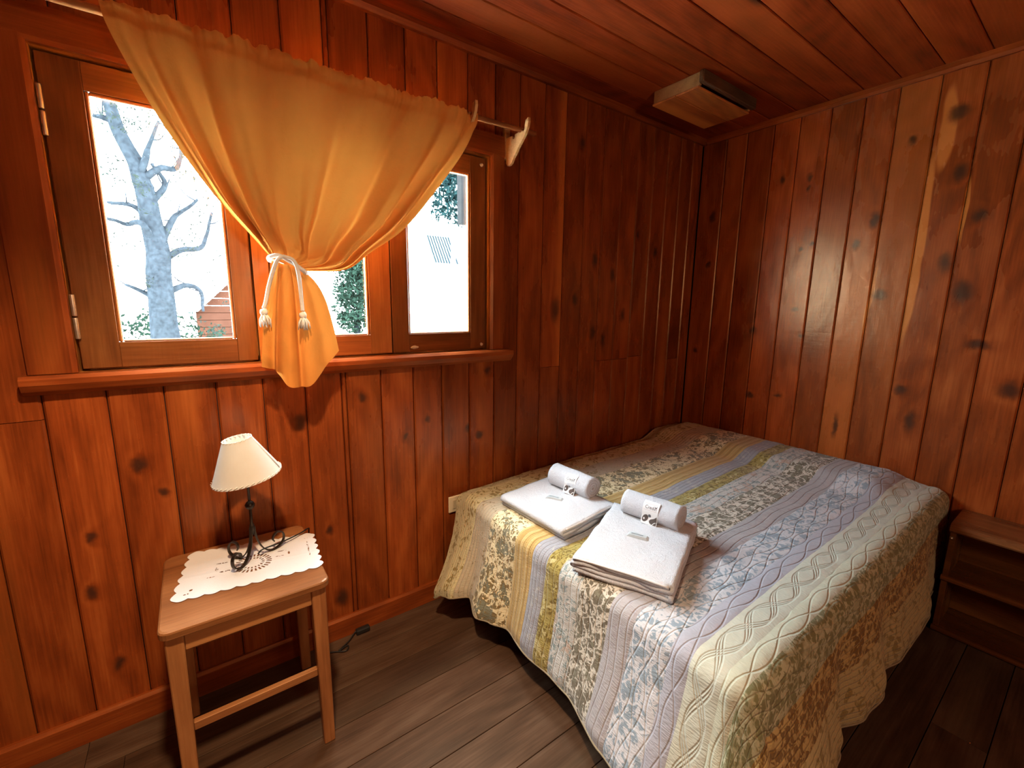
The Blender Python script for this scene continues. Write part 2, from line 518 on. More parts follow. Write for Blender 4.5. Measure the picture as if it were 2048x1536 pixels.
# floor boards
fsm = [1.83, 1.690, 1.545, 1.388, 1.235, 1.084, 0.924, 0.785, 0.636, 0.488, 0.340, 0.194, 0.052]
while fsm[-1] > YN:
    fsm.append(fsm[-1] - 0.148)
fsm[-1] = YN
for i in range(len(fsm) - 1):
    y1, y0 = fsm[i], fsm[i + 1]
    xs = [XL] + sorted(random.uniform(-1.0, 2.6) for _ in range(1)) + [XR]
    if i < 5: xs = [XL, -0.4 + .1 * i, XR]
    if i == 11: xs = [XL, 2.02, XR]
    for k in range(len(xs) - 1):
        o = extrude_profile('floor_board', plank_profile(y0 + .0012, y1 - .0012, 0.0, -0.022, .0010), (xs[k] + .0008, xs[k + 1] - .0008), lambda a, d, l: (l, a, d), W_floor, floor)
        o.color = (random.uniform(.78, 1.2), random.random() * .4, 0, 1)

# trims
def trim(name, prof, along, frame, mat, b=1.0):
    o = tag(extrude_profile(name, prof, along, frame, mat), kind='structure')
    o.color = (b, .3, 0, 1)
    return o
trim('baseboard_left', [(YW, 0), (YW, .093), (YW - .010, .093), (YW - .018, .083), (YW - .018, 0)], (XL, XR), lambda a, b, l: (l, a, b), W_x, .95)
trim('baseboard_right', [(XR, 0), (XR, .093), (XR - .010, .093), (XR - .018, .083), (XR - .018, 0)], (YN, YW - .018), lambda a, b, l: (a, l, b), W_y, .8)
trim('trim_1', [(YW, ZC), (YW, ZC - .032), (YW - .018, ZC - .032), (YW - .034, ZC - .018), (YW - .034, ZC)], (XL, XR), lambda a, b, l: (l, a, b), W_x, .95)
trim('trim_2', [(XR, ZC), (XR, ZC - .034), (XR - .014, ZC - .034), (XR - .024, ZC - .022), (XR - .024, ZC)], (YN, YW - .034), lambda a, b, l: (a, l, b), W_y, 1.15)

# ------------------------------------------------------------------ window
M_glass = NT('window_glass')
_fr = M_glass.n('LayerWeight'); _fr.inputs[0].default_value = 0.5
_fr = M_glass.math('MULTIPLY_ADD', M_glass.math('POWER', _fr.outputs['Facing'], 5.0), 0.9, 0.035)
_tr = M_glass.n('BsdfTransparent'); _tr.inputs[0].default_value = (0.97, 0.99, 0.985, 1)
_gl = M_glass.n('BsdfGlossy'); _gl.inputs['Roughness'].default_value = 0.02
_mx = M_glass.n('MixShader')
M_glass.t.links.new(_fr, _mx.inputs[0]); M_glass.t.links.new(_tr.outputs[0], _mx.inputs[1]); M_glass.t.links.new(_gl.outputs[0], _mx.inputs[2])
M_glass.t.links.new(_mx.outputs[0], M_glass.out.inputs[0])
M_glass = M_glass.m
M_hinge = plain('hinge_metal', (0.50, 0.40, 0.30), 0.35, 0.8, 0.3, 60)
M_putty = plain('old_putty', (0.55, 0.45, 0.33), 0.8, 0, 0.3, 80)

# jambs lining the opening
bm = box_bm(WX0 - .03, WX0, YW - .004, YW + .105, WZ0 - .03, WZ1 + .03, .001, 1)
box_bm(WX1, WX1 + .03, YW - .004, YW + .105, WZ0 - .03, WZ1 + .03, .001, 1, bm)
box_bm(WX0, WX1, YW - .004, YW + .105, WZ1, WZ1 + .03, .001, 1, bm)
box_bm(WX0, WX1, YW + .002, YW + .105, WZ0 - .03, WZ0, .001, 1, bm)
box_bm(0.196, 0.246, YW + .006, YW + .100, WZ0, WZ1, .001, 1, bm)      # centre post
for (a_, b_) in ((WX0, WX0 + .020), (.178, .262), (.684, .716), (WX1 - .022, WX1)):
    box_bm(a_, b_, YW + .0475, YW + .075, WZ0, WZ1, .001, 1, bm)
box_bm(WX0, WX1, YW + .0475, YW + .075, WZ0, WZ0 + .022, .001, 1, bm)
box_bm(WX0, WX1, YW + .0475, YW + .075, WZ1 - .022, WZ1, .001, 1, bm)
window = tag(bm_obj('window_1', bm, W_sz, None, False, (0.45, YW + .05, 1.68)), kind='structure')
window.color = (1.15, .8, 0, 1)

def casing(name, prof, along, frame, mat, b):
    o = extrude_profile(name, prof, along, frame, mat, window)
    o.color = (b, .5, 0, 1)
cp = lambda s, x: [(x, YW), (x + s * .105, YW), (x + s * .105, YW - .018), (x + s * .012, YW - .022), (x, YW - .016)]
cp2 = lambda s, x: [(x, YW), (x + s * .075, YW), (x + s * .075, YW - .018), (x + s * .012, YW - .022), (x, YW - .016)]
casing('casing', cp(-1, WX0), (WZ0 + .002, WZ1 + .02), lambda a, b, l: (a, b, l), W_z, .85)
casing('casing', cp2(1, WX1), (WZ0 + .002, WZ1 + .02), lambda a, b, l: (a, b, l), W_z, .85)
casing('casing', [(WZ1 + .0, YW), (WZ1 + .095, YW), (WZ1 + .095, YW - .018), (WZ1 + .012, YW - .022), (WZ1 + .0, YW - .016)], (WX0 - .105, WX1 + .075), lambda a, b, l: (l, b, a), W_x, .8)
# sill : moulded board
casing('window_sill', [(1.177, YW), (WZ0, YW), (WZ0, YW - .040), (WZ0 - .010, YW - .048), (WZ0 - .026, YW - .048), (1.190, YW - .036), (1.177, YW - .022)],
       (-0.405, 1.305), lambda a, b, l: (l, b, a), W_x, 1.0)

def sash(x0, x1, g0, g1, z0=WZ0 + .008, z1=WZ1 - .008, gz0=1.322, gz1=2.04, y=YW + .012, hinges=(), stile_b=1.0, b=.85, bead_top=True):
    t = .034
    bm = box_bm(x0, g0, y, y + t, z0, z1, .0015, 1)
    box_bm(g1, x1, y, y + t, z0, z1, .0015, 1, bm)
    s = bm_obj('sash', bm, W_sz, window, False, ((x0 + x1) / 2, y, (z0 + z1) / 2))
    s.color = (b, .4, 0, 1)
    for (a, c) in ((z0, gz0), (gz1, z1)):
        r = box('rail', g0, g1, y + .0006, y + t - .001, a, c, W_sx, s, .0012)
        r.color = (b * 1.08, .4, 0, 1)
    bw = .010
    for (a0, a1, c0, c1) in ((g0, g0 + bw, gz0, gz1), (g1 - bw, g1, gz0, gz1)):
        box('glazing_bead', a0, a1, y + .004, y + .022, c0, c1, W_sz, s, .003).color = (1.3, .8, 0, 1)
    for (c0, c1) in ((gz0, gz0 + bw * .6), (gz1 - bw, gz1)):
        box('glazing_bead', g0 + bw, g1 - bw, y + .004, y + .022, c0, c1, W_sx, s, .003).color = (1.3, .8, 0, 1)
    tag(box('pane', g0 + .002, g1 - .002, y + .0225, y + .0265, gz0 - .004, gz1 + .004, M_glass, s, 0), 'clear glass')
    for hz in hinges:
        for q, dz in ((0, 0.0), (1, 0.068)):
            lathe('hinge', [(0, 0), (.0062, 0), (.0066, .003), (.0066, .060), (.0062, .063), (0, .063)], M_hinge, s, 10, (x0 + .001, y - .006, hz + dz))
    return s
sash(-0.278, 0.190, -0.187, 0.129, hinges=(1.335, 1.90), b=.62)
sash(0.250, 0.698, 0.345, 0.606, b=1.1)
s3 = sash(0.703, 1.172, 0.778, 1.090, b=.60)
for (x, z) in ((0.80, 1.262), (1.150, 1.262), (1.150, 2.085)):
    bm = bmesh.new(); bmesh.ops.create_icosphere(bm, subdivisions=2, radius=.010)
    for v in bm.verts:
        v.co = Vector((v.co.x * (1.9 if x < 1 else .9), v.co.y * .5, v.co.z * .8)) + noise.noise_vector(v.co * 160 + Vector((x * 9, 0, z))) * .003
        v.co += Vector((x, YW + .010, z))
    tag(bm_obj('putty_lump', bm, M_putty, s3, True, (x, YW + .01, z)), 'chipped pale putty')

# ------------------------------------------------------------------ curtain rod, brackets, curtain, tieback
M_rod = wood('rod_wood', 'X', (0.20, 0.06, 0.02), (0.34, 0.11, 0.035), (0.46, 0.17, 0.06), 0.38, knot_amount=0)
RY = 1.700
rod = tag(tube('curtain_rod', [(-0.30, RY, 2.196), (0.5, RY, 2.208), (1.349, RY, 2.221)], .0105, M_rod, None, 12, False, (0.5, RY, 2.208)),
          'round reddish wooden curtain rod over the window', 'curtain rod')
M_ply = wood('plywood', 'X', (0.36, 0.19, 0.07), (0.52, 0.30, 0.12), (0.66, 0.42, 0.19), 0.45, knot_amount=0, coat=0.1)
def bracket(x, label, plate_z):
    e = tag(empty('curtain_bracket', (x, YW, 2.12)), label, 'bracket', 'wooden curtain brackets')
    # arm cut from thin board, in the plane across the wall: (out from wall, z) outline with two notches for rods
    out = [(0.0, 2.085 + .02), (0.012, 2.092), (.03, 2.092), (.045, 2.10), (.058, 2.118), (.075, 2.132), (.088, 2.146), (.104, 2.160), (.124, 2.176), (.146, 2.197), (.160, 2.218),
           (.166, 2.240), (.164, 2.256), (.1465, 2.250), (.1405, 2.232)]
    out += [(.1405 - .0105 + .0115 * math.cos(w), 2.2195 + .0115 * math.sin(w)) for w in [math.radians(q) for q in (30, -30, -90, -150, -210)]]
    out += [(.116, 2.226), (.104, 2.220), (.088, 2.214), (.070, 2.214)]
    out += [(.058 + .0100 * math.cos(w), 2.205 + .0100 * math.sin(w)) for w in [math.radians(q) for q in (30, -30, -90, -150, -210)]]
    out += [(.044, 2.212), (.026, 2.214), (0.0, 2.214)]
    a = extrude_profile('bracket_arm', [(o_[0], o_[1]) for o_ in out], (x - .006, x + .006), lambda p, z, l: (l, YW - .020 - p, z), M_ply, e)
    a.color = (1.15, .2, 0, 1)
    box('wall_plate', x - .013, x + .017, YW - .020, YW - .0005, 2.125 + plate_z, 2.262 + plate_z, M_ply, e, .002).color = (.75, .2, 0, 1)
    lathe('screw', [(0, 0), (.0035, 0), (.0028, .002), (0, .003)], plain('screw_dark', (.03, .02, .015), .5, .5), e, 8, (x + .004, YW - .0205, 2.150 + plate_z), True, Matrix.Rotation(PI / 2, 3, 'X'))
bracket(1.272, 'pale notched wooden curtain bracket at the free end of the rod', 0.0)
bracket(1.005, 'wooden curtain bracket half hidden behind the curtain top edge', 0.02)

N = NT('curtain_cloth')
tc = N.n('TexCoord')
cn = N.noise(tc.outputs['Object'], 9.0, 3.0)
cc = N.mix(cn, srgb(198, 120, 52), srgb(211, 134, 63))
wv = N.noise(tc.outputs['Object'], 900.0, 1.0)
wr = N.noise(tc.outputs['Object'], 38.0, 4.0, 0.6, 0.6)
nor = N.bump(N.math('ADD', N.math('MULTIPLY', wv, .10), wr), 0.28, 0.006)
d1 = N.n('BsdfDiffuse'); N.set(d1.inputs[0], cc); N.set(d1.inputs['Normal'], nor)
d2 = N.n('BsdfTranslucent'); N.set(d2.inputs[0], N.mix(0.5, cc, srgb(240, 170, 70))); N.set(d2.inputs['Normal'], nor)
ms = N.n('MixShader'); ms.inputs[0].default_value = 0.032
N.t.links.new(d1.outputs[0], ms.inputs[1]); N.t.links.new(d2.outputs[0], ms.inputs[2]); N.t.links.new(ms.outputs[0], N.out.inputs[0])
M_curt = N.m

CY = 1.690
TX, TZ = 0.282, 1.572
Lc = spline([(-0.118, 2.206), (-0.093, 2.126), (-0.017, 1.955), (0.085, 1.785), (0.181, 1.664), (0.238, 1.592)], 101)
Rc = spline([(1.036, 2.204), (0.975, 2.078), (0.862, 1.925), (0.708, 1.744), (0.568, 1.640), (0.470, 1.570), (0.340, 1.558)], 101)
NS, NTT = 300, 110
def ridge(x):
    return 1 - abs((x % 1.0) * 2 - 1)
vs, fs = [], []
for j in range(NTT + 1):
    t = j / NTT
    k = int(t * 100)
    kk = min(k + 1, 100); ft = t * 100 - k
    Lp = Lc[k].lerp(Lc[kk], ft); Rp = Rc[k].lerp(Rc[kk], ft)
    top = max(0.0, 1 - t / 0.085)
    for i in range(NS + 1):
        s = i / NS
        # slightly barrelled family of lines between both edges
        x = Lp.x * (1 - s) + Rp.x * s
        z = Lp.y * (1 - s) + Rp.y * s
        sag = math.sin(PI * s) * math.sin(PI * min(1, t * 1.02)) * 0.012
        z -= sag
        # gathered heading
        gath = noise.noise(Vector((s * 70, 0.5, 1.0))) * 1.0 + noise.noise(Vector((s * 150, 2.5, 1.0))) * .5
        rodbulge = 0.013 * math.exp(-((t - .03) / .022) ** 2)
        y = CY - .004
        y -= max(0.0, 1 - t / 0.16) * (0.0065 * gath) + rodbulge
        if j == 0:
            z += 0.020 + 0.009 * gath
        elif j < 5:
            z += (0.020 + 0.009 * gath) * (1 - j / 5)
        # folds running from the heading to the tie
        wob = s + 0.02 * noise.noise(Vector((s * 5, t * 3, 7.0)))
        prof = 0
        for (c, w, h) in ((.030, .012, .014), (.060, .010, -.010), (.115, .03, .018), (.175, .018, -.012), (.26, .05, .014), (.35, .025, -.010), (.45, .06, .014), (.55, .03, -.012),
                          (.64, .05, .016), (.73, .03, -.014), (.82, .04, .018), (.885, .016, -.016), (.93, .02, .016), (.965, .012, -.012)):
            prof += h * math.exp(-((wob - c) / w) ** 2)
        grow = (0.25 + 0.75 * min(1, t / 0.35)) * (1.0 if t < .8 else 1.0 - (t - .8) * 1.2)
        y -= prof * grow * 2.1
        fine = noise.noise(Vector((s * 26, t * 1.6, 3.0))) * 0.014 * (1 - .5 * t) * max(0, min(1, (t - .03) / .1))
        y -= fine
        # crumple just above the tie and belly on the right
        cr = math.exp(-((t - .86) / .10) ** 2) * math.exp(-((s - .52) / .30) ** 2)
        y -= cr * (0.030 + 0.022 * noise.noise(Vector((s * 9, t * 16, 5.0))) + 0.02 * ridge(s * 4.0 + t * 5))
        belly = math.exp(-((t - .74) / .22) ** 2) * math.exp(-((s - .80) / .2) ** 2)
        y -= belly * 0.045
        # converge on the cord
        conv = max(0, (t - .80) / .20)
        y = y * (1 - conv) + (CY - 0.008 - .02 * math.sin(s * PI)) * conv
        vs.append((x, y, z))
for j in range(NTT):
    for i in range(NS):
        a = j * (NS + 1) + i
        fs.append([a, a + 1, a + NS + 2, a + NS + 1])
# tail below the cord
base = len(vs)
bx = spline([(0.180, 1.237), (0.200, 1.231), (0.216, 1.228), (0.232, 1.205), (0.252, 1.168), (0.285, 1.160), (0.322, 1.160), (0.360, 1.198), (0.400, 1.242), (0.433, 1.280)], 61)
tl = spline([(0.236, 1.585), (0.213, 1.50), (0.196, 1.40), (0.185, 1.30), (0.180, 1.237)], 61)
tr = spline([(0.326, 1.566), (0.362, 1.525), (0.390, 1.470), (0.412, 1.385), (0.433, 1.280)], 61)
MS, MT = 72, 56
for j in range(MT + 1):
    t = j / MT
    k = t * 60; k0 = int(k); k1 = min(60, k0 + 1); f = k - k0
    Lp = tl[k0].lerp(tl[k1], f); Rp = tr[k0].lerp(tr[k1], f)
    for i in range(MS + 1):
        s = i / MS
        q = s * 60; q0 = int(q); q1 = min(60, q0 + 1)
        B = bx[q0].lerp(bx[q1], q - q0)
        x = Lp.x * (1 - s) + Rp.x * s
        z = Lp.y * (1 - s) + Rp.y * s
        zl = tl[60].y * (1 - s) + tr[60].y * s
        xl = tl[60].x * (1 - s) + tr[60].x * s
        x += (B.x - xl) * t
        z += (B.y - zl) * t ** 1.1
        dep = -.048 * math.exp(-((s - .30) / .045) ** 2) + .012 * math.exp(-((s - .19) / .08) ** 2) + .020 * math.exp(-((s - .48) / .09) ** 2) \
            - .020 * math.exp(-((s - .605) / .03) ** 2) + .014 * math.exp(-((s - .72) / .08) ** 2) - .010 * math.exp(-((s - .86) / .05) ** 2)
        y = CY - .012 - dep * min(1, .35 + 1.2 * t) - .012 * math.sin(PI * s) - .006 * noise.noise(Vector((s * 6, t * 5, 9.0)))
        y -= .020 * math.sin(PI * min(1, t * 1.0))
        vs.append((x, y, z))
for j in range(MT):
    for i in range(MS):
        a = base + j * (MS + 1) + i
        fs.append([a, a + 1, a + MS + 2, a + MS + 1])
curtain = tag(new_obj('curtain', vs, fs, M_curt, None, True, None, (0.45, CY, 2.2)), 'tan cotton curtain gathered on a rod and tied in the middle', 'curtain')

M_rope = plain('cotton_rope', (0.74, 0.68, 0.60), 0.85, 0, 0.15, 150, 0.0015, 260)
tie = tag(empty('curtain_tieback', (TX, CY, TZ)), 'off white cotton cord with tasselled ends tied round the curtain', 'tieback')
yf = CY - .052
tube('cord_loop', spline([(.232, CY + .012, 1.590), (.226, yf + .012, 1.594), (.250, yf - .006, 1.600), (.282, yf - .010, 1.584), (.312, yf - .004, 1.564), (.332, yf + .015, 1.552), (.336, CY + .012, 1.553), (.285, CY + .030, 1.572), (.232, CY + .012, 1.590)], 48),
     .0072, M_rope, tie, 8)
def cord_end(pts, tassel):
    ce = tube('cord_end', spline(pts, 24), .0062, M_rope, tie, 8)
    kx, ky, kz = tassel
    bm = bmesh.new(); bmesh.ops.create_icosphere(bm, subdivisions=2, radius=.0125)
    for v in bm.verts:
        v.co = v.co * (1 + .18 * noise.noise(v.co * 140)) + Vector((kx, ky, kz))
    bm_obj('knot', bm, M_rope, ce, True)
    av, af = [], []
    for q in range(16):
        w = q * 2.399; rr = .012 * math.sqrt((q + .5) / 16)
        p0 = Vector((kx + rr * .5 * math.cos(w), ky + rr * .5 * math.sin(w), kz - .006))
        p1 = Vector((kx + rr * 1.5 * math.cos(w), ky + rr * 1.5 * math.sin(w), kz - .024))
        p2 = Vector((kx + rr * 1.7 * math.cos(w) + random.uniform(-.003, .003), ky + rr * 1.2 * math.sin(w), kz - .040 - random.uniform(0, .010)))
        tv, tf = tube_data([p0, p1, p2], [.0026, .0026, .0016], 5)
        af += [[i + len(av) for i in f] for f in tf]; av += tv
    new_obj('tassel', av, af, M_rope, ce, True)
cord_end([(.262, yf - .012, 1.598), (.244, yf - .018, 1.585), (.230, yf - .012, 1.55), (.215, yf - .002, 1.50), (.203, yf, 1.45), (.196, yf, 1.432)], (.196, yf - .002, 1.420))
cord_end([(.262, yf - .012, 1.598), (.288, yf - .022, 1.588), (.300, yf - .022, 1.56), (.305, yf - .022, 1.50), (.306, yf - .024, 1.44), (.306, yf - .024, 1.424)], (.307, yf - .025, 1.410))

# ------------------------------------------------------------------ bedside table
tb = tag(empty('bedside_table', (0.07, 1.555, 0)), 'small square wooden bedside table with lace cloth on top', 'table')
TX0, TX1, TY0, TY1, TZT = -0.146, 0.280, 1.337, 1.772, 0.600
bm = bmesh.new()
rc = .028
ring = []
for (cx, cy, a0) in ((TX1 - rc, TY1 - rc, 0), (TX0 + rc, TY1 - rc, 90), (TX0 + rc, TY0 + rc, 180), (TX1 - rc, TY0 + rc, 270)):
    for q in range(6):
        w = math.radians(a0 + q * 18); ring.append((cx + rc * math.cos(w), cy + rc * math.sin(w)))
cen = Vector(((TX0 + TX1) / 2, (TY0 + TY1) / 2))
lay = [(TZT - .025, .005), (TZT - .021, 0), (TZT - .006, 0), (TZT - .002, .002), (TZT, .006)]
rows = []
for (z, ins) in lay:
    rows.append([bm.verts.new((x + (cen.x - x) * ins * 4.6, y + (cen.y - y) * ins * 4.6, z)) for (x, y) in ring])
for r in range(len(rows) - 1):
    for i in range(len(ring)):
        i2 = (i + 1) % len(ring)
        bm.faces.new([rows[r][i], rows[r][i2], rows[r + 1][i2], rows[r + 1][i]])
bm.faces.new(rows[0][::-1]); bm.faces.new(rows[-1])
bm_obj('tabletop', bm, W_tx, tb, False, (cen.x, cen.y, TZT)).color = (.80, .3, 0, 1)
lw = .042
lx = (TX0 + .012, TX1 - .012 - lw); ly = (TY0 + .012, TY1 - .012 - lw)
for a in lx:
    for b in ly:
        ins = .006
        bm = box_bm(a, a + lw, b, b + lw, 0, TZT - .025, .003, 1)
        sx = 1 if a == lx[0] else -1
        for v in bm.verts:
            f = 1 - v.co.z / (TZT - .025)
            cx, cy = a + lw / 2, b + lw / 2
            v.co.x = cx + (v.co.x - cx) * (1 - .2 * f) - sx * .004 * f
            v.co.y = cy + (v.co.y - cy) * (1 - .2 * f)
        bm_obj('leg', bm, W_tz, tb, False, (a + lw / 2, b + lw / 2, .28)).color = (1.05, .4, 0, 1)
za, zb = .522, TZT - .025
for b in (ly[0] + .006, ly[1] + lw - .026):
    box('apron', lx[0] + lw, lx[1], b, b + .02, za, zb, W_tx, tb).color = (1.1, .5, 0, 1)
for a in (lx[0] + .006, lx[1] + lw - .026):
    box('apron', a, a + .02, ly[0] + lw, ly[1], za, zb, W_ty, tb).color = (1.0, .4, 0, 1)
for b in (ly[0] + .012, ly[1] + .012):
    box('stretcher', lx[0] + lw - .004, lx[1] + .004, b, b + .018, .262, .288, W_tx, tb).color = (.95, .4, 0, 1)

# lace cloth
N = NT('lace_cloth')
uvn = N.n('UVMap'); u, v = N.sep(uvn.outputs[0])[:2]
uc = N.math('SUBTRACT', u, 0.5); vc = N.math('SUBTRACT', v, 0.46)
rad = N.math('SQRT', N.math('ADD', N.math('POWER', N.math('MULTIPLY', uc, .40), 2.0), N.math('POWER', N.math('MULTIPLY', vc, .27), 2.0)))
ang = N.math('ARCTAN2', N.math('MULTIPLY', vc, .27), N.math('MULTIPLY', uc, .40))
ringm = N.math('MULTIPLY', N.mr(N.math('ABSOLUTE', N.math('SUBTRACT', rad, .048)), .0065, .009, 1, 0), N.math('GREATER_THAN', N.math('SINE', N.math('MULTIPLY', ang, 26.0)), 0.15))
ring2 = N.math('MULTIPLY', N.mr(N.math('ABSOLUTE', N.math('SUBTRACT', rad, .030)), .003, .005, 1, 0), N.math('GREATER_THAN', N.math('SINE', N.math('MULTIPLY', ang, 18.0)), 0.2))
spr = None
for (cu, cv, ru, rv) in ((.27, .60, .05, .012), (.24, .48, .012, .05), (.30, .40, .05, .012), (.21, .34, .03, .012), (.72, .62, .04, .012), (.77, .54, .012, .05), (.70, .50, .035, .012), (.08, .10, .02, .012), (.10, .16, .012, .02), (.93, .86, .018, .012), (.93, .55, .006, .25)):
    dd = N.vmath('LENGTH', N.vmath('MULTIPLY', N.vmath('SUBTRACT', N.comb(u, v, 0.0), (cu, cv, 0)), (1 / ru, 1 / rv, 0)))
    spr = dd if spr is None else N.math('MINIMUM', spr, dd)
lacen = N.noise(N.comb(N.math('MULTIPLY', u, .40), N.math('MULTIPLY', v, .27), 0.0), 130.0, 1.0)
sprm = N.math('MULTIPLY', N.mr(spr, .8, 1.0, 1, 0), N.math('GREATER_THAN', lacen, .48))
hole = N.math('MAXIMUM', N.math('MAXIMUM', ringm, ring2), sprm)
pr = N.principled((0.64, 0.60, 0.575), 0.85, N.bump(N.noise(uvn.outputs[0], 60.0, 3.0), .3, .003))
trn = N.n('BsdfTransparent')
mx = N.n('MixShader'); N.set(mx.inputs[0], hole)
N.t.links.new(pr.outputs[0], mx.inputs[1]); N.t.links.new(trn.outputs[0], mx.inputs[2]); N.t.links.new(mx.outputs[0], N.out.inputs[0])
M_lace = N.m
A, B, C_, D_ = Vector((-.120, 1.475)), Vector((.278, 1.424)), Vector((.298, 1.668)), Vector((-.072, 1.758))
nu, nv = 90, 60
vs, fs, uvs = [], [], []
for j in range(nv + 1):
    for i in range(nu + 1):
        u_, v_ = i / nu, j / nv
        p = (A * (1 - u_) + B * u_) * (1 - v_) + (D_ * (1 - u_) + C_ * u_) * v_
        # scalloped outline
        ev = abs(2 * v_ - 1) ** 12; eu = abs(2 * u_ - 1) ** 12
        p.y += (1 if v_ > .5 else -1) * ev * (.009 * abs(math.sin(u_ * PI * 10)) - .005)
        p.x += (1 if u_ > .5 else -1) * eu * (.010 * abs(math.sin(v_ * PI * 6)) - .005)
        wob = .0022 + .0018 * noise.noise(Vector((u_ * 5, v_ * 4, 2.2))) + .0012 * max(0, 1 - abs(v_ - .42) * 30)
        # the near left point hangs a little over the edge
        z = TZT + wob
        if p.x < TX0 + .004:
            p.x = TX0 + .004 + (p.x - TX0 - .004) * .5
        vs.append((p.x, p.y, z)); uvs.append((u_, v_))
for j in range(nv):
    for i in range(nu):
        a = j * (nu + 1) + i
        fs.append([a, a + 1, a + nu + 2, a + nu + 1])
tag(new_obj('lace_cloth', vs, fs, M_lace, None, True, uvs, (.07, 1.58, TZT)), 'white scalloped cutwork cloth under the lamp on the bedside table', 'tablecloth')

# ------------------------------------------------------------------ table lamp
M_iron = plain('wrought_iron', (0.050, 0.038, 0.028), 0.38, 0.85, 0.4, 60)
M_shade = NT('parchment_shade')
_c = M_shade.mix(M_shade.noise(M_shade.n('TexCoord').outputs['Object'], 30.0, 3.0), (0.66, 0.60, 0.52), (0.72, 0.67, 0.59))
_a = M_shade.n('BsdfDiffuse'); M_shade.set(_a.inputs[0], _c)
_b = M_shade.n('BsdfTranslucent'); M_shade.set(_b.inputs[0], _c)
_m = M_shade.n('MixShader'); _m.inputs[0].default_value = .25
for k_, o_ in enumerate((_a, _b)): M_shade.t.links.new(o_.outputs[0], _m.inputs[1 + k_])
M_shade.t.links.new(_m.outputs[0], M_shade.out.inputs[0])
M_shade = M_shade.m
M_stitch = plain('shade_lacing', (0.62, 0.52, 0.38), 0.7)
M_black = plain('black_plastic', (0.012, 0.011, 0.010), 0.4)
LX, LY = 0.103, 1.600
lampo = tag(empty('table_lamp', (LX, LY, TZT)), 'wrought iron scroll table lamp with a tilted cream cone shade', 'lamp')
lathe('stem', [(0, .690), (.0075, .690), (.0075, .724), (.0045, .728), (.0042, .876), (.012, .880), (.016, .886), (.016, .905), (0, .905)], M_iron, lampo, 14, (LX, LY, 0))
lathe('stem_bead', [(.004, .778), (.010, .782), (.0145, .790), (.0145, .796), (.010, .804), (.004, .808)], M_iron, lampo, 16, (LX, LY, 0))
lathe('socket_cup', [(.006, .862), (.012, .868), (.022, .880), (.026, .888), (.026, .892), (.006, .892)], M_iron, lampo, 16, (LX, LY, 0))
lathe('lampholder', [(0, .888), (.014, .888), (.014, .935), (.011, .940), (0, .940)], M_black, lampo, 12, (LX, LY, 0))
M_bulb = plain('frosted_bulb', (.85, .83, .78), .3)
lathe('bulb', [(.010, .938), (.013, .945), (.023, .962), (.025, .975), (.020, .990), (.010, .998), (0, 1.0)], M_bulb, lampo, 14, (LX, LY, 0))
# tilted shade
ax = Vector((-0.020, 0.0, 0.130)).normalized()
Mt = Matrix.Rotation(math.atan2(ax.x, ax.z), 3, 'Y')
SC = Vector((.1045, LY, .893))
prof = [(.101, 0), (.0995, .003), (.0415, .130), (.0412, .132), (.0402, .132), (.0980, .003), (.101, 0)]
shade = lathe('lamp_shade', prof, M_shade, lampo, 48, SC, True, Mt)
for (r, h, nn) in ((.1005, .004, 40), (.0420, .128, 20)):
    av, af = [], []
    for q in range(nn):
        w0, w1 = 2 * PI * q / nn, 2 * PI * (q + .75) / nn
        p = [Mt @ Vector((r * math.cos(w0), r * math.sin(w0), h - .003)) + SC, Mt @ Vector((r * math.cos(w1), r * math.sin(w1), h + .004)) + SC]
        tv, tf = tube_data(p, .0012, 5)
        af += [[i + len(av) for i in f] for f in tf]; av += tv
    new_obj('lacing', av, af, M_stitch, shade, True)
av, af = tube_data([Mt @ Vector((r * math.cos(-.35), r * math.sin(-.35), h)) + SC for r, h in ((.1008, .002), (.042, .130))], .0022, 6)
new_obj('shade_seam', av, af, M_shade, shade, True)
# three scrolled feet bent from flat iron
def strap(name, pts2, ang, wdt, th, c=(LX, LY)):
    P = spline([(a, b, 0) for a, b in pts2], 40)
    ca, sa = math.cos(ang), math.sin(ang)
    vs = []
    for i, p in enumerate(P):
        t = (P[min(i + 1, 39)] - P[max(i - 1, 0)]).normalized()
        n = Vector((-t.y, t.x, 0))
        for (sw, sn) in ((-1, -1), (1, -1), (1, 1), (-1, 1)):
            r = p.x + n.x * th / 2 * sn; z = p.y + n.y * th / 2 * sn
            vs.append((c[0] + r * ca - sw * wdt / 2 * sa, c[1] + r * sa + sw * wdt / 2 * ca, z))
    fs = [[i * 4 + k, i * 4 + (k + 1) % 4, (i + 1) * 4 + (k + 1) % 4, (i + 1) * 4 + k] for i in range(39) for k in range(4)]
    fs += [[3, 2, 1, 0], [156, 157, 158, 159]]
    return new_obj(name, vs, fs, M_iron, lampo, False)
foot = [(.006, .716), (.008, .690), (.014, .660), (.030, .625), (.055, .606), (.080, .610), (.098, .628), (.098, .652), (.082, .664), (.066, .656), (.062, .642), (.066, .634)]
strap('scroll_foot', foot, math.radians(18), .010, .004)
strap('scroll_foot', [(a * .95, b) for a, b in foot], math.radians(226), .010, .004)
strap('scroll_foot', [(a * .80, b) for a, b in foot], math.radians(150), .010, .004)
tube('cord', spline([(LX + .01, LY + .004, .612), (.13, 1.602, .625), (.19, 1.630, .618), (.255, 1.668, .613), (.290, 1.700, .608), (.297, 1.735, .57), (.300, 1.785, .40), (.302, 1.790, .15), (.300, 1.785, .02), (.32, 1.76, .006), (.36, 1.745, .006),
      (.405, 1.722, .006), (.420, 1.748, .007), (.380, 1.735, .010), (.430, 1.768, .008), (.46, 1.795, .012), (.475, 1.803, .018)], 120), .0028, M_black, lampo, 6)
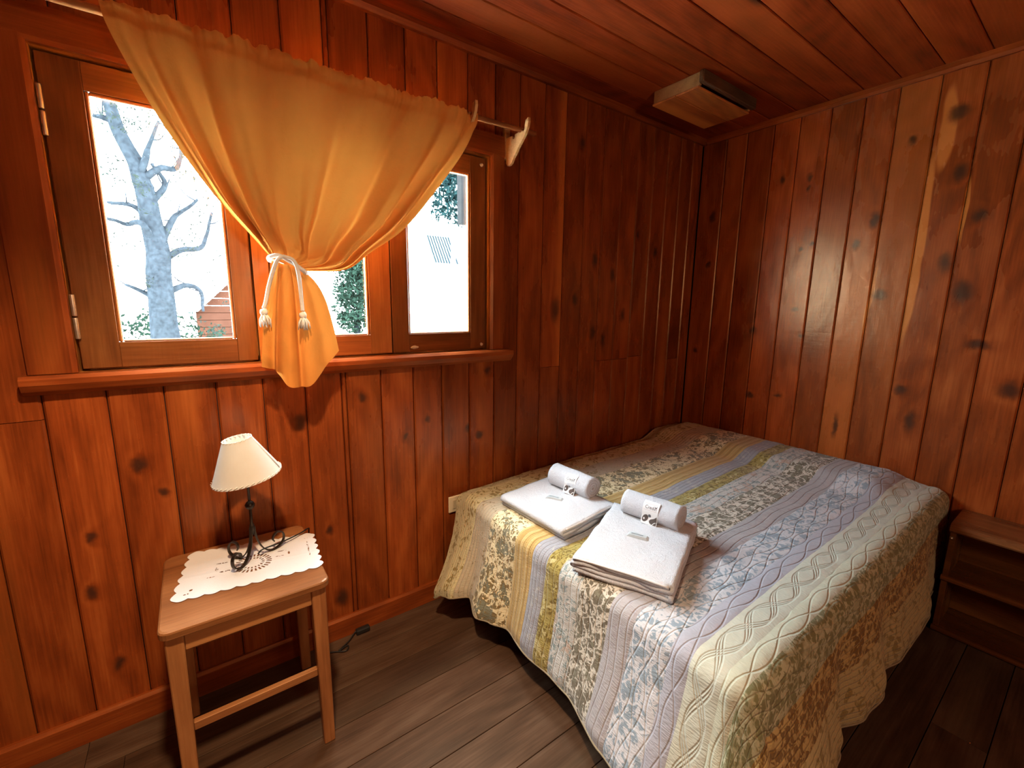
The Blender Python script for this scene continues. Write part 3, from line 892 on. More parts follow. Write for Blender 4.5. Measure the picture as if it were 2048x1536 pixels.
box('inline_switch', .468, .528, 1.782, 1.806, .004, .026, M_black, lampo, .005, 2)

# ------------------------------------------------------------------ bed, mattress and quilt
BX0, BX1, BY0, BY1 = 1.02, 2.84, 0.40, 1.765
bed = tag(empty('bed', (1.9, 1.08, 0)), 'low wooden double bed frame mostly hidden beneath the patchwork quilt', 'bed')
W_bed = wood('bed_wood', 'X', (.05, .02, .01), (.10, .04, .02), (.16, .07, .03), .5, knot_amount=.1, coat=0)
for a in (BX0 + .06, BX1 - .13):
    for b in (BY0 + .06, BY1 - .13):
        box('leg', a, a + .07, b, b + .07, 0, .20, W_bed, bed, .004)
for b in (BY0 + .02, BY1 - .045):
    box('side_rail', BX0 + .02, BX1 - .02, b, b + .025, .20, .32, W_bed, bed)
for a in (BX0 + .02, BX1 - .045):
    box('end_rail', a, a + .025, BY0 + .045, BY1 - .045, .20, .32, W_bed, bed)
for k in range(9):
    x = BX0 + .12 + k * .19
    box('slat', x, x + .07, BY0 + .045, BY1 - .045, .305, .323, W_bed, bed)
mat_o = tag(bm_obj('mattress', box_bm(BX0 + .012, BX1 - .01, BY0 + .012, BY1 - .012, .325, .555, .045, 4), plain('mattress_ticking', (.6, .58, .54), .9, 0, .1, 40), None, True, (1.9, 1.08, .44)),
            'pale mattress on the bed frame under the quilt', 'mattress')

# quilt strips : boundaries across the bed (y), from the window wall to the near side, then the drop
SY = [1.80, 1.60, 1.47, 1.29, 1.18, 1.10, 1.03, 0.93, 0.80, 0.71, 0.588, 0.53, 0.445, 0.395, 0.26, 0.13, -0.06]
def fabric(name, ground, fig=None, kind='plain', scale=1.0, thr=0.5, fig2=None, quilt='lines', vcen=0.0, vw=0.1):
    N = NT(name)
    uvn = N.n('UVMap'); u, v = N.sep(uvn.outputs[0])[:2]
    P = N.comb(u, v, 0.0)
    base = N.mix(N.noise(N.comb(N.math('MULTIPLY', u, 1.0), N.math('MULTIPLY', v, 1.0), 0.0), 30.0, 5.0, .65), tuple(c * .86 for c in ground), tuple(min(1, c * 1.10) for c in ground))
    col = base
    if kind in ('floral', 'leaf', 'mottle'):
        dist = {'floral': 1.4, 'leaf': 2.6, 'mottle': .6}[kind]
        sc = {'floral': 40.0, 'leaf': 25.0, 'mottle': 46.0}[kind] * scale
        n1 = N.noise(P, sc, 2.5, .55, dist)
        n2 = N.noise(N.vmath('ADD', P, (3.1, 7.7, 0)), sc * .45, 2.0, .5, 1.0)
        vv = N.n('TexVoronoi', feature='DISTANCE_TO_EDGE'); N.set(vv.inputs['Vector'], N.vmath('ADD', P, N.vmath('MULTIPLY', N.noise(P, 20.0, 2.0, out=1), (.06, .06, 0)))); vv.inputs['Scale'].default_value = sc * .55
        m = N.math('ADD', n1, N.math('MULTIPLY', N.math('SUBTRACT', n2, .5), .7))
        f1 = N.mr(m, thr - .035, thr + .035)
        f1 = N.math('MULTIPLY', f1, N.mr(vv.outputs[0], .03, .075, .35 if kind == 'mottle' else 0.0, 1.0))
        col = N.mix(f1, base, fig)
        if fig2:
            f2 = N.mr(n2, .56, .60)
            col = N.mix(N.math('MULTIPLY', f2, N.mr(n1, .44, .47)), col, fig2)
    elif kind == 'wave' and fig:
        st = N.math('SINE', N.math('MULTIPLY', v, 2 * PI / .034))
        col = N.mix(N.mr(st, -.2, .5), base, fig)
    # quilting
    crink = N.noise(N.comb(N.math('MULTIPLY', u, 210.0), N.math('MULTIPLY', v, 55.0), 0.0), 1.0, 2.0, .5)
    lines = None
    if quilt == 'cable':
        for ph, amp in ((0, .30), (.35, .30), (.7, .30), (PI, .30), (PI + .35, .30), (PI + .7, .30)):
            w = N.math('ADD', N.math('MULTIPLY', N.math('SINE', N.math('ADD', N.math('MULTIPLY', u, 2 * PI / .30), ph)), amp * vw), vcen)
            d = N.mr(N.math('ABSOLUTE', N.math('SUBTRACT', v, w)), 0, .0048, 0, 1)
            lines = d if lines is None else N.math('MINIMUM', lines, d)
    else:
        per = {'lines': .030, 'fine': .019, 'big': .046}[quilt]
        amp = {'lines': .007, 'fine': .003, 'big': .018}[quilt]
        w = N.math('ADD', v, N.math('MULTIPLY', N.math('SINE', N.math('MULTIPLY', u, 2 * PI / .34)), amp))
        tri = N.math('PINGPONG', w, per / 2)
        lines = N.mr(tri, 0, .0042, 0, 1)
        if quilt == 'big':
            w2 = N.math('ADD', v, N.math('MULTIPLY', N.math('SINE', N.math('ADD', N.math('MULTIPLY', u, 2 * PI / .34), 2.6)), amp))
            lines = N.math('MINIMUM', lines, N.mr(N.math('PINGPONG', w2, per / 2), 0, .0042, 0, 1))
    col = N.mix(N.mr(lines, 0, 1, .14, 0.0), col, tuple(c * .45 for c in ground))
    h = N.math('ADD', lines, N.math('MULTIPLY', crink, 1.1))
    nor = N.bump(h, .6, .0040)
    N.principled(col, 0.88, nor, Specular_IOR_Level=.2, Sheen_Weight=.15)
    return N.m
K = lambda *c: tuple(v * .80 for v in srgb(*c))
CREAM = K(226, 210, 168)
fab = [
    fabric('sage_sprig', srgb(198, 186, 144), srgb(142, 122, 72), 'floral', .8, .56, None, 'fine'),
    fabric('sage_grey', srgb(186, 172, 146), srgb(140, 120, 84), 'floral', .9, .64, None, 'fine'),
    fabric('brown_floral', srgb(226, 210, 168), srgb(124, 104, 66), 'leaf', 1.3, .47, srgb(120, 118, 96), 'lines'),
    fabric('gold_band', K(214, 180, 116), K(192, 156, 90), 'wave', 1, .5, None, 'fine'),
    fabric('lavender_grey', K(170, 168, 172), K(188, 184, 180), 'floral', .8, .62, None, 'fine'),
    fabric('olive_gold', K(176, 156, 84), K(128, 106, 44), 'floral', 1.1, .48, K(206, 190, 130), 'lines'),
    fabric('teal_leaf', K(206, 200, 190), K(140, 152, 148), 'leaf', 1.2, .50, K(196, 170, 150), 'lines'),
    fabric('dark_floral', K(222, 210, 190), K(116, 104, 84), 'leaf', 1.5, .42, K(134, 126, 104), 'lines'),
    fabric('mauve_grey', K(178, 170, 168), K(168, 158, 158), 'floral', 1, .6, None, 'lines'),
    fabric('pale_teal_leaf', K(210, 206, 206), K(146, 158, 166), 'leaf', 1.1, .48, None, 'big'),
    fabric('mauve_plain', K(180, 176, 182), None, 'plain', 1, .5, None, 'big'),
    fabric('cream_cable', K(206, 202, 180), None, 'plain', 1, .5, None, 'cable', .4875, .085),
    fabric('cream_plain', K(202, 196, 168), None, 'plain', 1, .5, None, 'big'),
    fabric('green_floral', K(192, 186, 150), K(132, 128, 88), 'mottle', 1.0, .46, None, 'big'),
    fabric('brown_gold', K(196, 164, 104), K(128, 94, 44), 'mottle', 1.0, .46, None, 'fine'),
    fabric('buff_sprig', K(190, 168, 118), K(150, 128, 78), 'floral', .7, .56, None, 'fine'),
]
XE, YE = 0.985, 0.385          # foot edge and near edge of the top
LD = .42                       # drop
XH = 2.87
RA = .055
def top_z(x, y):
    z = .572 + .030 * interp([1.0, 1.5, 2.4], [0, .6, 1.2], x)
    # pillows under the head end
    z += .050 * interp([2.38, 2.56], [0, 1], x) * interp([.46, .62], [0, 1], y) * interp([2.78, 2.86], [1, .55], x)
    z += .008 * noise.noise(Vector((x * 2.6, y * 2.6, 1.7))) + .0035 * noise.noise(Vector((x * 9, y * 9, 4.7)))
    z -= .030 * interp([1.70, 1.79], [0, 1], y)
    return z
foot_y = [0.40, 0.63, 0.72, 0.93, 1.0, 1.14, 1.28, 1.36, 1.42, 1.53, 1.63, 1.80]
foot_o = [.12, .135, .12, .065, .062, .078, .062, .095, .13, .10, .17, .20]
near_x = [0.95, 1.15, 1.43, 1.52, 1.65, 1.78, 1.92, 2.05, 2.25, 2.41, 2.60, 2.85]
near_o = [.14, .135, .085, .045, .085, .095, .060, .080, .090, .088, .050, .048]
def drop(d, flare):
    """distance past the edge -> (outward, down) with a rounded shoulder, flaring by 'flare' at full drop"""
    q = RA * PI / 2
    if d < q:
        w = d / RA
        return RA * math.sin(w), RA * (1 - math.cos(w))
    e = d - q
    return RA + (flare - RA) * min(1, e / (LD - q)) * (0.55 + .45 * min(1, e / (LD - q))), RA + e * .985
def quilt_point(px, py):
    """px,py : flat coordinates (may lie past the edges)"""
    a = max(0.0, XE + RA * .6 - px); b = max(0.0, YE + RA * .6 - py)
    ex, ey = XE + RA * .6, YE + RA * .6
    if a == 0 and b == 0:
        return Vector((px, py, top_z(px, py)))
    if a > 0 and b == 0:
        fl = interp(foot_y, foot_o, py)
        o, dn = drop(a, fl + RA * .6)
        x = ex - o
        # top fold near the wall corner comes forward
        y = py + (0.0 if py < 1.5 else -(py - 1.5) * .45 * min(1, a / LD))
        z = top_z(ex, py) - dn
        w = max(0, a - .08) / LD
        x += .012 * w * noise.noise(Vector((py * 9, a * 3, 3.3)))
        z += .10 * min(1, max(0, (a - .1) / .3)) * interp([1.36, 1.44, 1.52, 1.80], [0, 0, .5, .25], py) * .45
        return Vector((x, y, z))
    if b > 0 and a == 0:
        fl = interp(near_x, near_o, px)
        o, dn = drop(b, fl + RA * .6)
        z = top_z(px, ey) - dn
        w = max(0, b - .08) / LD
        y = ey - o + .010 * w * noise.noise(Vector((px * 7, b * 3, 6.3)))
        return Vector((px, y, z))
    r = math.hypot(a, b)
    th = math.atan2(b, a)
    fl = .145 + .02 * math.sin(th * 6 + .6)
    o, dn = drop(r, fl + RA * .6)
    if r > LD:
        dn = min(dn, .60 - .02)
    # blend the corner flare with both neighbouring sides
    fx = interp(foot_y, foot_o, ey); fy = interp(near_x, near_o, ex)
    k = min(1, r / LD)
    o += k * ((fx - .145) * math.cos(th) ** 4 + (fy - .145) * math.sin(th) ** 4) * .9
    z = top_z(ex, ey) - dn
    return Vector((ex - o * math.cos(th), ey - o * math.sin(th), max(.012 + .01 * math.sin(th * 3), z)))
quilt = tag(empty('quilt', (1.9, 1.08, .60)), 'patchwork quilt in sage, cream, brown and lavender strips covering the bed', 'quilt')
DX = .0125
nx = int((XH - (XE - LD)) / DX)
for si in range(len(SY) - 1):
    yA, yB = SY[si], SY[si + 1]
    ny = max(3, int(round((yA - yB) / .0125)))
    vs, fs, uvs = [], [], []
    for j in range(ny + 1):
        py = yA + (yB - yA) * j / ny
        for i in range(nx + 1):
            px = XE - LD + (XH - XE + LD) * i / nx
            p = quilt_point(px, py)
            n = noise.noise(Vector((px * 24, py * 24, 0.0))) * .0022 + noise.noise(Vector((px * 60, py * 18, 5.0))) * .0014
            seam = -.0022 * (math.exp(-((py - yA) / .006) ** 2) + math.exp(-((py - yB) / .006) ** 2))
            p.z += n + seam if px > XE and py > YE else 0
            if px <= XE: p.x -= n + seam
            elif py <= YE: p.y -= n + seam
            p.z = max(p.z, .008)
            vs.append(tuple(p)); uvs.append((px, py))
    for j in range(ny):
        for i in range(nx):
            a = j * (nx + 1) + i
            fs.append([a, a + nx + 1, a + nx + 2, a + 1])
    o = new_obj('quilt_strip', vs, fs, fab[si], quilt, True, uvs)
# bound hem along the lower edge
hem = [quilt_point(XE - LD, SY[0] + (SY[-1] - SY[0]) * k / 120) for k in range(121)] + [quilt_point(XE - LD + (XH - XE + LD) * k / 160, SY[-1]) for k in range(1, 161)]
hem = [Vector((p.x, p.y, max(p.z, .010))) for p in hem]
tube('hem_binding', hem, .0032, plain('hem_cotton', (.26, .20, .12), .9, 0, .2, 60), quilt, 6)

# ------------------------------------------------------------------ towels
N = NT('terry_towel')
tc = N.n('TexCoord')
tn = N.noise(tc.outputs['Object'], 330.0, 2.0, .7)
tn2 = N.noise(tc.outputs['Object'], 70.0, 3.0, .6)
N.principled(N.mix(tn, (.52, .51, .52), (.76, .75, .76)), .95, N.bump(N.math('ADD', tn, tn2), .9, .005), Specular_IOR_Level=.1)
M_terry = N.m
M_selv = plain('towel_selvedge', (.64, .62, .60), .9, 0, .12, 300, .001, 500)

def sheet(center, thick, ls, frame, name, mat, parent, shrink=None, amp=.003, seed=0):
    """center: open 2D polyline (p,z); thickened, then extruded along ls"""
    P = [Vector((a, b)) for a, b in center]
    n = len(P)
    up, dn = [], []
    for i in range(n):
        t = (P[min(i + 1, n - 1)] - P[max(i - 1, 0)]).normalized()
        q = Vector((-t.y, t.x)) * thick / 2
        up.append(P[i] + q); dn.append(P[i] - q)
    prof = up + dn[::-1]
    m = len(prof)
    vs = []
    for li, l in enumerate(ls):
        e = 1.0
        for k, (a, b) in enumerate(prof):
            ll = l
            if shrink is not None:
                idx = k if k < n else 2 * n - 1 - k
                ll = l * (1 - shrink(idx / (n - 1)))
            nz = noise.noise(Vector((a * 14 + seed, ll * 14, b * 30))) * amp
            vs.append(frame(a + nz * .6, b + nz * (1 if b > .01 else 0), ll))
    fs = []
    for i in range(len(ls) - 1):
        for k in range(m):
            k2 = (k + 1) % m
            fs.append([i * m + k, i * m + k2, (i + 1) * m + k2, (i + 1) * m + k])
    for i, off in ((0, 0), (1, (len(ls) - 1) * m)):
        for k in range(n - 1):
            f = [off + k, off + k + 1, off + m - 2 - k, off + m - 1 - k]
            fs.append(f if i else f[::-1])
    bm = bmesh.new()
    bv = [bm.verts.new(v) for v in vs]
    for f in fs: bm.faces.new([bv[i] for i in f])
    return bm_obj(name, bm, mat, parent, True)

def arc(cx, cz, r, a0, a1, n=7):
    return [(cx + r * math.cos(math.radians(a0 + (a1 - a0) * k / n)), cz + r * math.sin(math.radians(a0 + (a1 - a0) * k / n))) for k in range(n + 1)]
def serp(half, t, layers):
    """zig-zag folded stack, near fold rounded; p from -half (near) to half (far)"""
    pts = []
    side = 1
    for k in range(layers):
        z = t * (k + .5)
        xs = [half * side * (1 - 2 * q / 14) for q in range(15)]
        inset = .012
        xs = [max(-half + t * .5, min(half - t * .5, x)) for x in xs]
        pts += [(x, z + .002 * math.cos(x / half * PI / 2)) for x in xs]
        side = -side
        if k < layers - 1:
            c = (half - t * .5) * side
            if side < 0: pts += arc(c, t * (k + 1), t * .5, 270, 90, 6)[1:-1]
            else: pts += arc(c, t * (k + 1), t * .5, -90, 90, 6)[1:-1]
    out = [pts[0]]
    for p in pts[1:]:
        if math.hypot(p[0] - out[-1][0], p[1] - out[-1][1]) > 1e-4: out.append(p)
    return out
def folded(cx, cy, rot, lng, sht, layers, t, z0, label, seed):
    e = tag(empty('folded_towel', (cx, cy, z0)), label, 'towel', 'folded white bath towels')
    ca, sa = math.cos(rot), math.sin(rot)
    frame = lambda p, z, l: (cx + l * ca - p * sa, cy + l * sa + p * ca, z0 + z + (top_z(cx + l * ca - p * sa, cy + l * sa + p * ca) - top_z(cx, cy)))
    ls = [lng * (-.5 + k / 26) for k in range(27)]
    sh = lambda q: .012 + .035 * (math.sin(q * 19 + seed) ** 2) * (1 if q < .8 else .0)
    sheet(serp(sht / 2, t, layers), t * .90, ls, frame, 'folded_layers', M_terry, e, sh, .006, seed)
    # stitched selvedge showing along the end of the top layer
    pts = [frame(p, t * layers - .004 + .002 * math.cos(p / sht * PI), -lng / 2 * .985) for p in [sht * (-.47 + .94 * k / 20) for k in range(21)]]
    tube('selvedge', pts, .0042, M_selv, e, 6)
    return e
ZT = top_z(1.23, .95) + .002
folded(1.215, 1.325, math.radians(93), .400, .315, 3, .0165, top_z(1.215, 1.325) + .003, 'folded white bath towel nearer the window wall', 1.0)
folded(1.222, .905, math.radians(23), .440, .325, 4, .0145, top_z(1.222, .915) + .003, 'folded white bath towel nearer the foot corner of the bed', 5.0)
def rolled(c, direc, length, R, z0, label, seed):
    d = Vector((direc[0], direc[1], 0)).normalized()
    nrm = Vector((-d.y, d.x, 0))
    e = tag(empty('rolled_towel', (c[0], c[1], z0)), label, 'towel', 'rolled white hand towels')
    turns = 3.6; th = R / (turns + .35)
    pts = []
    nn = 110
    for k in range(nn):
        w = k / (nn - 1) * turns * 2 * PI
        r = th * .55 + th * w / (2 * PI)
        pts.append((r * math.cos(w + seed), r * math.sin(w + seed) * .94 + R * .95))
    frame = lambda p, z, l: tuple(Vector((c[0], c[1], z0)) + d * l + nrm * p + Vector((0, 0, z)))
    ls = [length * (-.5 + k / 16) for k in range(17)]
    sheet(pts, th * .93, ls, frame, 'towel_roll', M_terry, e, lambda q: .03 * (1 - q), .0035, seed)
    return d, nrm
Z1 = top_z(1.215, 1.305) + .003 + .0165 * 3 + .003
Z2 = top_z(1.222, .915) + .003 + .0145 * 4 + .003
d1_, n1_ = rolled((1.335, 1.350), (.10, -1.0), .225, .047, Z1, 'rolled white hand towel on the towel nearer the window wall', .5)
d2_, n2_ = rolled((1.375, .955), (.20, -1.0), .225, .046, Z2, 'rolled white hand towel on the towel nearer the foot corner', 1.2)

# paper sleeves with brown print leaning on the rolls
M_card = plain('white_card', (.78, .75, .72), .6)
M_ink = plain('brown_ink', (.085, .058, .046), .6)
M_ink2 = plain('grey_ink', (.10, .105, .11), .6)
M_cardp = plain('blush_card', (.60, .47, .42), .6)
def card(c, d, nrm, R, z0, off, wid, label):
    """front side of the roll is -nrm or +nrm, whichever faces the foot (-x)"""
    f = nrm if nrm.x < 0 else -nrm
    w_ = d if d.y < 0 else -d
    w_ = w_ if f.cross(w_).z < 0 or True else -w_
    cen = Vector((c[0], c[1], z0 + R * .95)) + w_ * off
    prof = [(R * 1.04 * math.cos(math.radians(a)) + .002, R * 1.0 * math.sin(math.radians(a)) + .003) for a in range(56, -1, -8)]
    prof += [(R * 1.08, -.012), (R * 1.16, -.026), (R * 1.27, -R * .95 + .004)]
    seg = [0]
    for k in range(1, len(prof)):
        seg.append(seg[-1] + math.hypot(prof[k][0] - prof[k - 1][0], prof[k][1] - prof[k - 1][1]))
    T = seg[-1]
    def pt(s, t, o=0.0):
        q = max(0, min(1, t)) * T
        k = 0
        while k < len(prof) - 2 and q > seg[k + 1]: k += 1
        m = (q - seg[k]) / (seg[k + 1] - seg[k])
        a = Vector(prof[k]); b = Vector(prof[k + 1])
        p = a.lerp(b, m); tn = (b - a).normalized(); nn = Vector((-tn.y, tn.x))
        if nn.x < 0: nn = -nn
        p = p + nn * o
        return tuple(cen + w_ * ((s - .5) * wid) + f * p.x + Vector((0, 0, p.y)))
    e = tag(empty('paper_sleeve', tuple(cen)), label, 'soap sleeve', 'printed paper sleeves')
    vs = [pt(s, k / 24, o) for o in (0.0, .0012) for k in range(25) for s in (0, 1)]
    fs = []
    for k in range(24):
        a = 2 * k; b = 50 + 2 * k
        fs += [[a, a + 2, a + 3, a + 1], [b, b + 1, b + 3, b + 2], [a, b, b + 2, a + 2], [a + 1, a + 3, b + 3, b + 1]]
    fs += [[0, 1, 51, 50], [48, 98, 99, 49]]
    new_obj('card', vs, fs, M_card, e, False)
    asp = T / wid
    def blob(name, outline, mat, o):
        cx_ = sum(p[0] for p in outline) / len(outline); cy_ = sum(p[1] for p in outline) / len(outline)
        vv = [pt(cx_, cy_, o)] + [pt(p[0], p[1], o) for p in outline]
        n = len(outline)
        new_obj(name, vv, [[0, 1 + k, 1 + (k + 1) % n] for k in range(n)], mat, e, False)
    ell = lambda cx_, cy_, rx, ry, a=0: [(cx_ + rx * math.cos(q) * math.cos(a) - ry * math.sin(q) * math.sin(a), cy_ + (rx * math.cos(q) * math.sin(a) + ry * math.sin(q) * math.cos(a)) / asp * 1.0) for q in [2 * PI * k / 20 for k in range(20)]]
    blob('printed_panel', [(.08, .12), (.92, .12), (.92, .40), (.08, .40)], M_cardp, .0014)
    blob('printed_leaf', ell(.24, .76, .17, .25, .5), M_ink, .0016)
    blob('printed_leaf', [(.94, .58), (.97, .80), (.96, .97), (.72, .97), (.55, .92), (.50, .84), (.58, .76), (.76, .70), (.88, .63)], M_ink, .0016)
    blob('printed_dot', ell(.50, .62, .09, .10), M_ink2, .0016)
    blob('printed_highlight', ell(.17, .79, .05, .06), M_card, .0019)
    arcp = [(.70 + .02 * k, .97 - .085 * math.sin(k / 12 * PI / 2) * 1.7) for k in range(13)]
    vv = [pt(a, b, .002) for a, b in arcp] + [pt(a + .035, b + .012, .002) for a, b in arcp]
    new_obj('printed_line', vv, [[k, k + 1, 14 + k, 13 + k] for k in range(12)], M_card, e, False)
    # lettering
    fc = bpy.data.curves.new('lettering', 'FONT')
    fc.body = 'Credin'
    fc.resolution_u = 2
    to = bpy.data.objects.new('lettering', fc)
    COL.objects.link(to)
    dg = bpy.context.evaluated_depsgraph_get()
    me = bpy.data.meshes.new_from_object(to.evaluated_get(dg))
    bpy.data.objects.remove(to)
    xs = [v.co.x for v in me.vertices]; x0, x1 = min(xs), max(xs)
    for v in me.vertices:
        s = .16 + (v.co.x - x0) / (x1 - x0) * .70
        t = .34 - (v.co.y / (x1 - x0)) * .70 / asp * 1.15
        v.co = Vector(pt(s, t, .0018))
    me.materials.append(M_ink)
    lo = bpy.data.objects.new('lettering', me); COL.objects.link(lo); attach(lo, e)
    blob('printed_sprig', [(.70, .17), (.80, .22), (.92, .16), (.86, .235), (.84, .27), (.80, .25)], M_ink, .0019)
card((1.335, 1.350), d1_, n1_, .047, Z1, .020, .062, 'brown printed paper sleeve on the roll nearer the window wall')
card((1.375, .955), d2_, n2_, .046, Z2, .010, .062, 'brown printed paper sleeve on the roll nearer the foot corner')
M_foil = plain('soap_wrapper', (.62, .66, .66), .25, .3, .15, 60)
def packet(c, rot, label):
    z0 = c[2]
    e = tag(empty('soap_packet', c), label, 'soap', 'small wrapped soaps')
    bm = bmesh.new()
    L_, W_ = .080, .026
    for (sx) in range(9):
        x = -L_ / 2 + L_ * sx / 8
        h = .0095 * (1 - abs(2 * sx / 8 - 1) ** 6) + .0015
        for (y, z) in ((-W_ / 2, .001), (-W_ / 2 * .8, h), (W_ / 2 * .8, h), (W_ / 2, .001)):
            bm.verts.new((x, y, z))
    bm.verts.ensure_lookup_table()
    for s_ in range(8):
        for k in range(4):
            bm.faces.new([bm.verts[s_ * 4 + k], bm.verts[s_ * 4 + (k + 1) % 4], bm.verts[s_ * 4 + 4 + (k + 1) % 4], bm.verts[s_ * 4 + 4 + k]])
    R_ = Matrix.Rotation(rot, 3, 'Z')
    for v in bm.verts: v.co = R_ @ v.co + Vector(c)
    bm_obj('wrapper', bm, M_foil, e, False)
    bm = box_bm(-.024, .018, -.0022, .0022, .0105, .0112)
    for v in bm.verts: v.co = R_ @ v.co + Vector(c)
    bm_obj('printed_strip', bm, M_ink2, e, False)
packet((1.205, 1.330, Z1 - .004), math.radians(-62), 'slim wrapped soap lying on the towel nearer the window wall')
packet((1.225, .905, Z2 - .004), math.radians(-66), 'slim wrapped soap lying on the towel nearer the foot corner')

# ------------------------------------------------------------------ power outlet
M_ivory = plain('ivory_plastic', (.72, .58, .38), .35)
out = tag(empty('power_outlet', (1.01, YW, .475)), 'ivory wall outlet plate beside the quilt corner', 'outlet')
bm_obj('cover_plate', box_bm(.950, 1.072, YW - .010, YW - .0005, .433, .516, .004, 3), M_ivory, out, False)
bm_obj('socket_insert', box_bm(.972, 1.050, YW - .0125, YW - .009, .452, .498, .0015, 2), plain('ivory_insert', (.62, .48, .30), .35), out, False)
for k in range(3):
    lathe('socket_hole', [(0, 0), (.0032, 0), (.0032, .0006), (0, .0006)], M_black, out, 10, (1.000 + .011 * k, YW - .0125, .475), False, Matrix.Rotation(PI / 2, 3, 'X'))

# ------------------------------------------------------------------ low shelf by the right wall
sh = tag(empty('wall_shelf', (2.77, -.12, 0)), 'low dark wooden three tier shelf unit beside the head of the bed', 'shelf')
SXF, SXB, SYA, SYB = 2.640, XR - .002, .316, -.95
def board(name, z0, z1, xf, mat=W_shelf, r=.010):
    prof = [(SXB, z0), (xf + r * .4, z0), (xf, z0 + r * .5), (xf, z1 - r), (xf + r * .35, z1 - r * .25), (xf + r, z1), (SXB, z1)]
    return extrude_profile(name, prof, (SYB, SYA), lambda a, b, l: (a, l, b), mat, sh)
board('top_board', .490, .528, SXF - .004, r=.016).color = (1.5, .4, 0, 1)
board('shelf_board', .256, .280, SXF).color = (1.0, .2, 0, 1)
board('bottom_board', .004, .026, SXF).color = (.95, .2, 0, 1)
box('back_panel', XR - .020, XR - .003, SYB, SYA, .026, .490, W_shelf, sh).color = (1.1, .3, 0, 1)
for y in (SYA - .022, SYB):
    box('side_panel', SXF + .012, XR - .02, y, y + .02, .026, .490, W_shelf, sh)
lathe('peg', [(0, 0), (.006, 0), (.007, .006), (.005, .012), (0, .014)], M_hinge, sh, 10, (SXF + .012, SYA - .010, .462), True, Matrix.Rotation(-PI / 2, 3, 'Y'))

# ------------------------------------------------------------------ wooden box on the ceiling
cb = tag(empty('ceiling_box', (2.3, 1.47, ZC)), 'shallow wooden box fixed to the ceiling near the corner', 'ceiling box')
zb0 = ZC - .062
box('end_board', 2.055, 2.070, 1.345, 1.605, zb0 + .004, ZC, W_lit, cb).color = (.9, .4, 0, 1)  # lit end of the box: the light is put into the paler tone
box('end_board', 2.515, 2.530, 1.345, 1.605, zb0 + .004, ZC, W_lit, cb).color = (.7, .4, 0, 1)
box('side_board', 2.045, 2.545, 1.320, 1.345, zb0 + .010, ZC, W_dark, cb, .003).color = (1.0, .2, 0, 1)  # long board facing the room, in a darker wood
box('side_board', 2.070, 2.515, 1.590, 1.605, zb0 + .004, ZC, W_lit, cb).color = (.8, .2, 0, 1)
box('bottom_panel', 2.052, 2.535, 1.350, 1.472, zb0 - .006, zb0 + .004, W_sx, cb, .0025).color = (1.9, .9, 0, 1)  # underside tinted brighter to carry the light falling on it
box('bottom_panel', 2.052, 2.535, 1.475, 1.610, zb0 - .006, zb0 + .004, W_sx, cb, .0025).color = (1.75, .9, 0, 1)

# ------------------------------------------------------------------ outdoors
M_ground = plain('pale_ground', (.78, .76, .72), .95, 0, .3, .6, Specular_IOR_Level=0.0)  # albedo raised to bounce daylight up to the ceiling
gnd = tag(new_obj('ground', [(-60, 2.2, -.55), (60, 2.2, -.55), (60, 90, -.55), (-60, 90, -.55)], [[0, 1, 2, 3]], M_ground), kind='structure')
M_bark = plain('bark', (.0085, .0105, .0125), .9, 0, .85, 16.0, .03, 6.0, Specular_IOR_Level=0.0)
M_leaf = plain('small_leaves', (.0075, .0095, .008), .8, 0, .6, 2.0, Specular_IOR_Level=0.0)
M_fir = plain('fir_needles', (.003, .007, .007), .8, 0, .6, 2.0, Specular_IOR_Level=0.0)
M_hedge = plain('hedge_leaves', (.005, .010, .007), .8, 0, .7, 3.0, Specular_IOR_Level=0.0)
def leafcloud(name, centers, n, size, mat, parent, seed):
    rnd = random.Random(seed)
    vs, fs = [], []
    for k in range(n):
        (cx, cy, cz, r) = centers[k % len(centers)]
        while True:
            d = Vector((rnd.uniform(-1, 1), rnd.uniform(-1, 1), rnd.uniform(-1, 1)))
            if d.length < 1: break
        p = Vector((cx, cy, cz)) + Vector((d.x * r, d.y * r, d.z * r * .8))
        a = Vector((rnd.gauss(0, 1), rnd.gauss(0, 1), rnd.gauss(0, 1))).normalized()
        b = a.cross(Vector((rnd.gauss(0, 1), rnd.gauss(0, 1), rnd.gauss(0, 1)))).normalized()
        s = size * rnd.uniform(.6, 1.4)
        i = len(vs)
        vs += [tuple(p - a * s), tuple(p + b * s * .45), tuple(p + a * s), tuple(p - b * s * .45)]
        fs.append([i, i + 1, i + 2, i + 3])
    o = new_obj(name, vs, fs, mat, parent)
    o['kind'] = 'stuff'
    return o
TYY = 9.0
tree = tag(empty('bare_tree', (-.39, TYY, -.55)), 'large almost bare tree with a thick grey trunk outside the left pane', 'tree')
def limb(name, pts, r0, r1, yj=.3, seed=0):
    rnd = random.Random(seed)
    P = [(x, TYY + rnd.uniform(-yj, yj) * (k > 0), z) for k, (x, z) in enumerate(pts)]
    sp = spline(P, 8 * len(P))
    sp = [p + noise.noise_vector(p * 2.5) * .03 for p in sp]
    n = len(sp)
    tube(name, sp, [r0 + (r1 - r0) * k / (n - 1) for k in range(n)], M_bark, tree, 10)
    return sp
limb('trunk', [(-.42, -.6), (-.388, .516), (-.349, .917), (-.326, 1.469), (-.311, 2.235), (-.349, 2.748), (-.376, 3.176)], .225, .12, .02)
limb('branch', [(-.376, 3.12), (-.423, 3.449), (-.537, 3.703), (-.633, 4.083), (-.67, 4.336), (-.684, 4.8)], .12, .055, .1, 1)
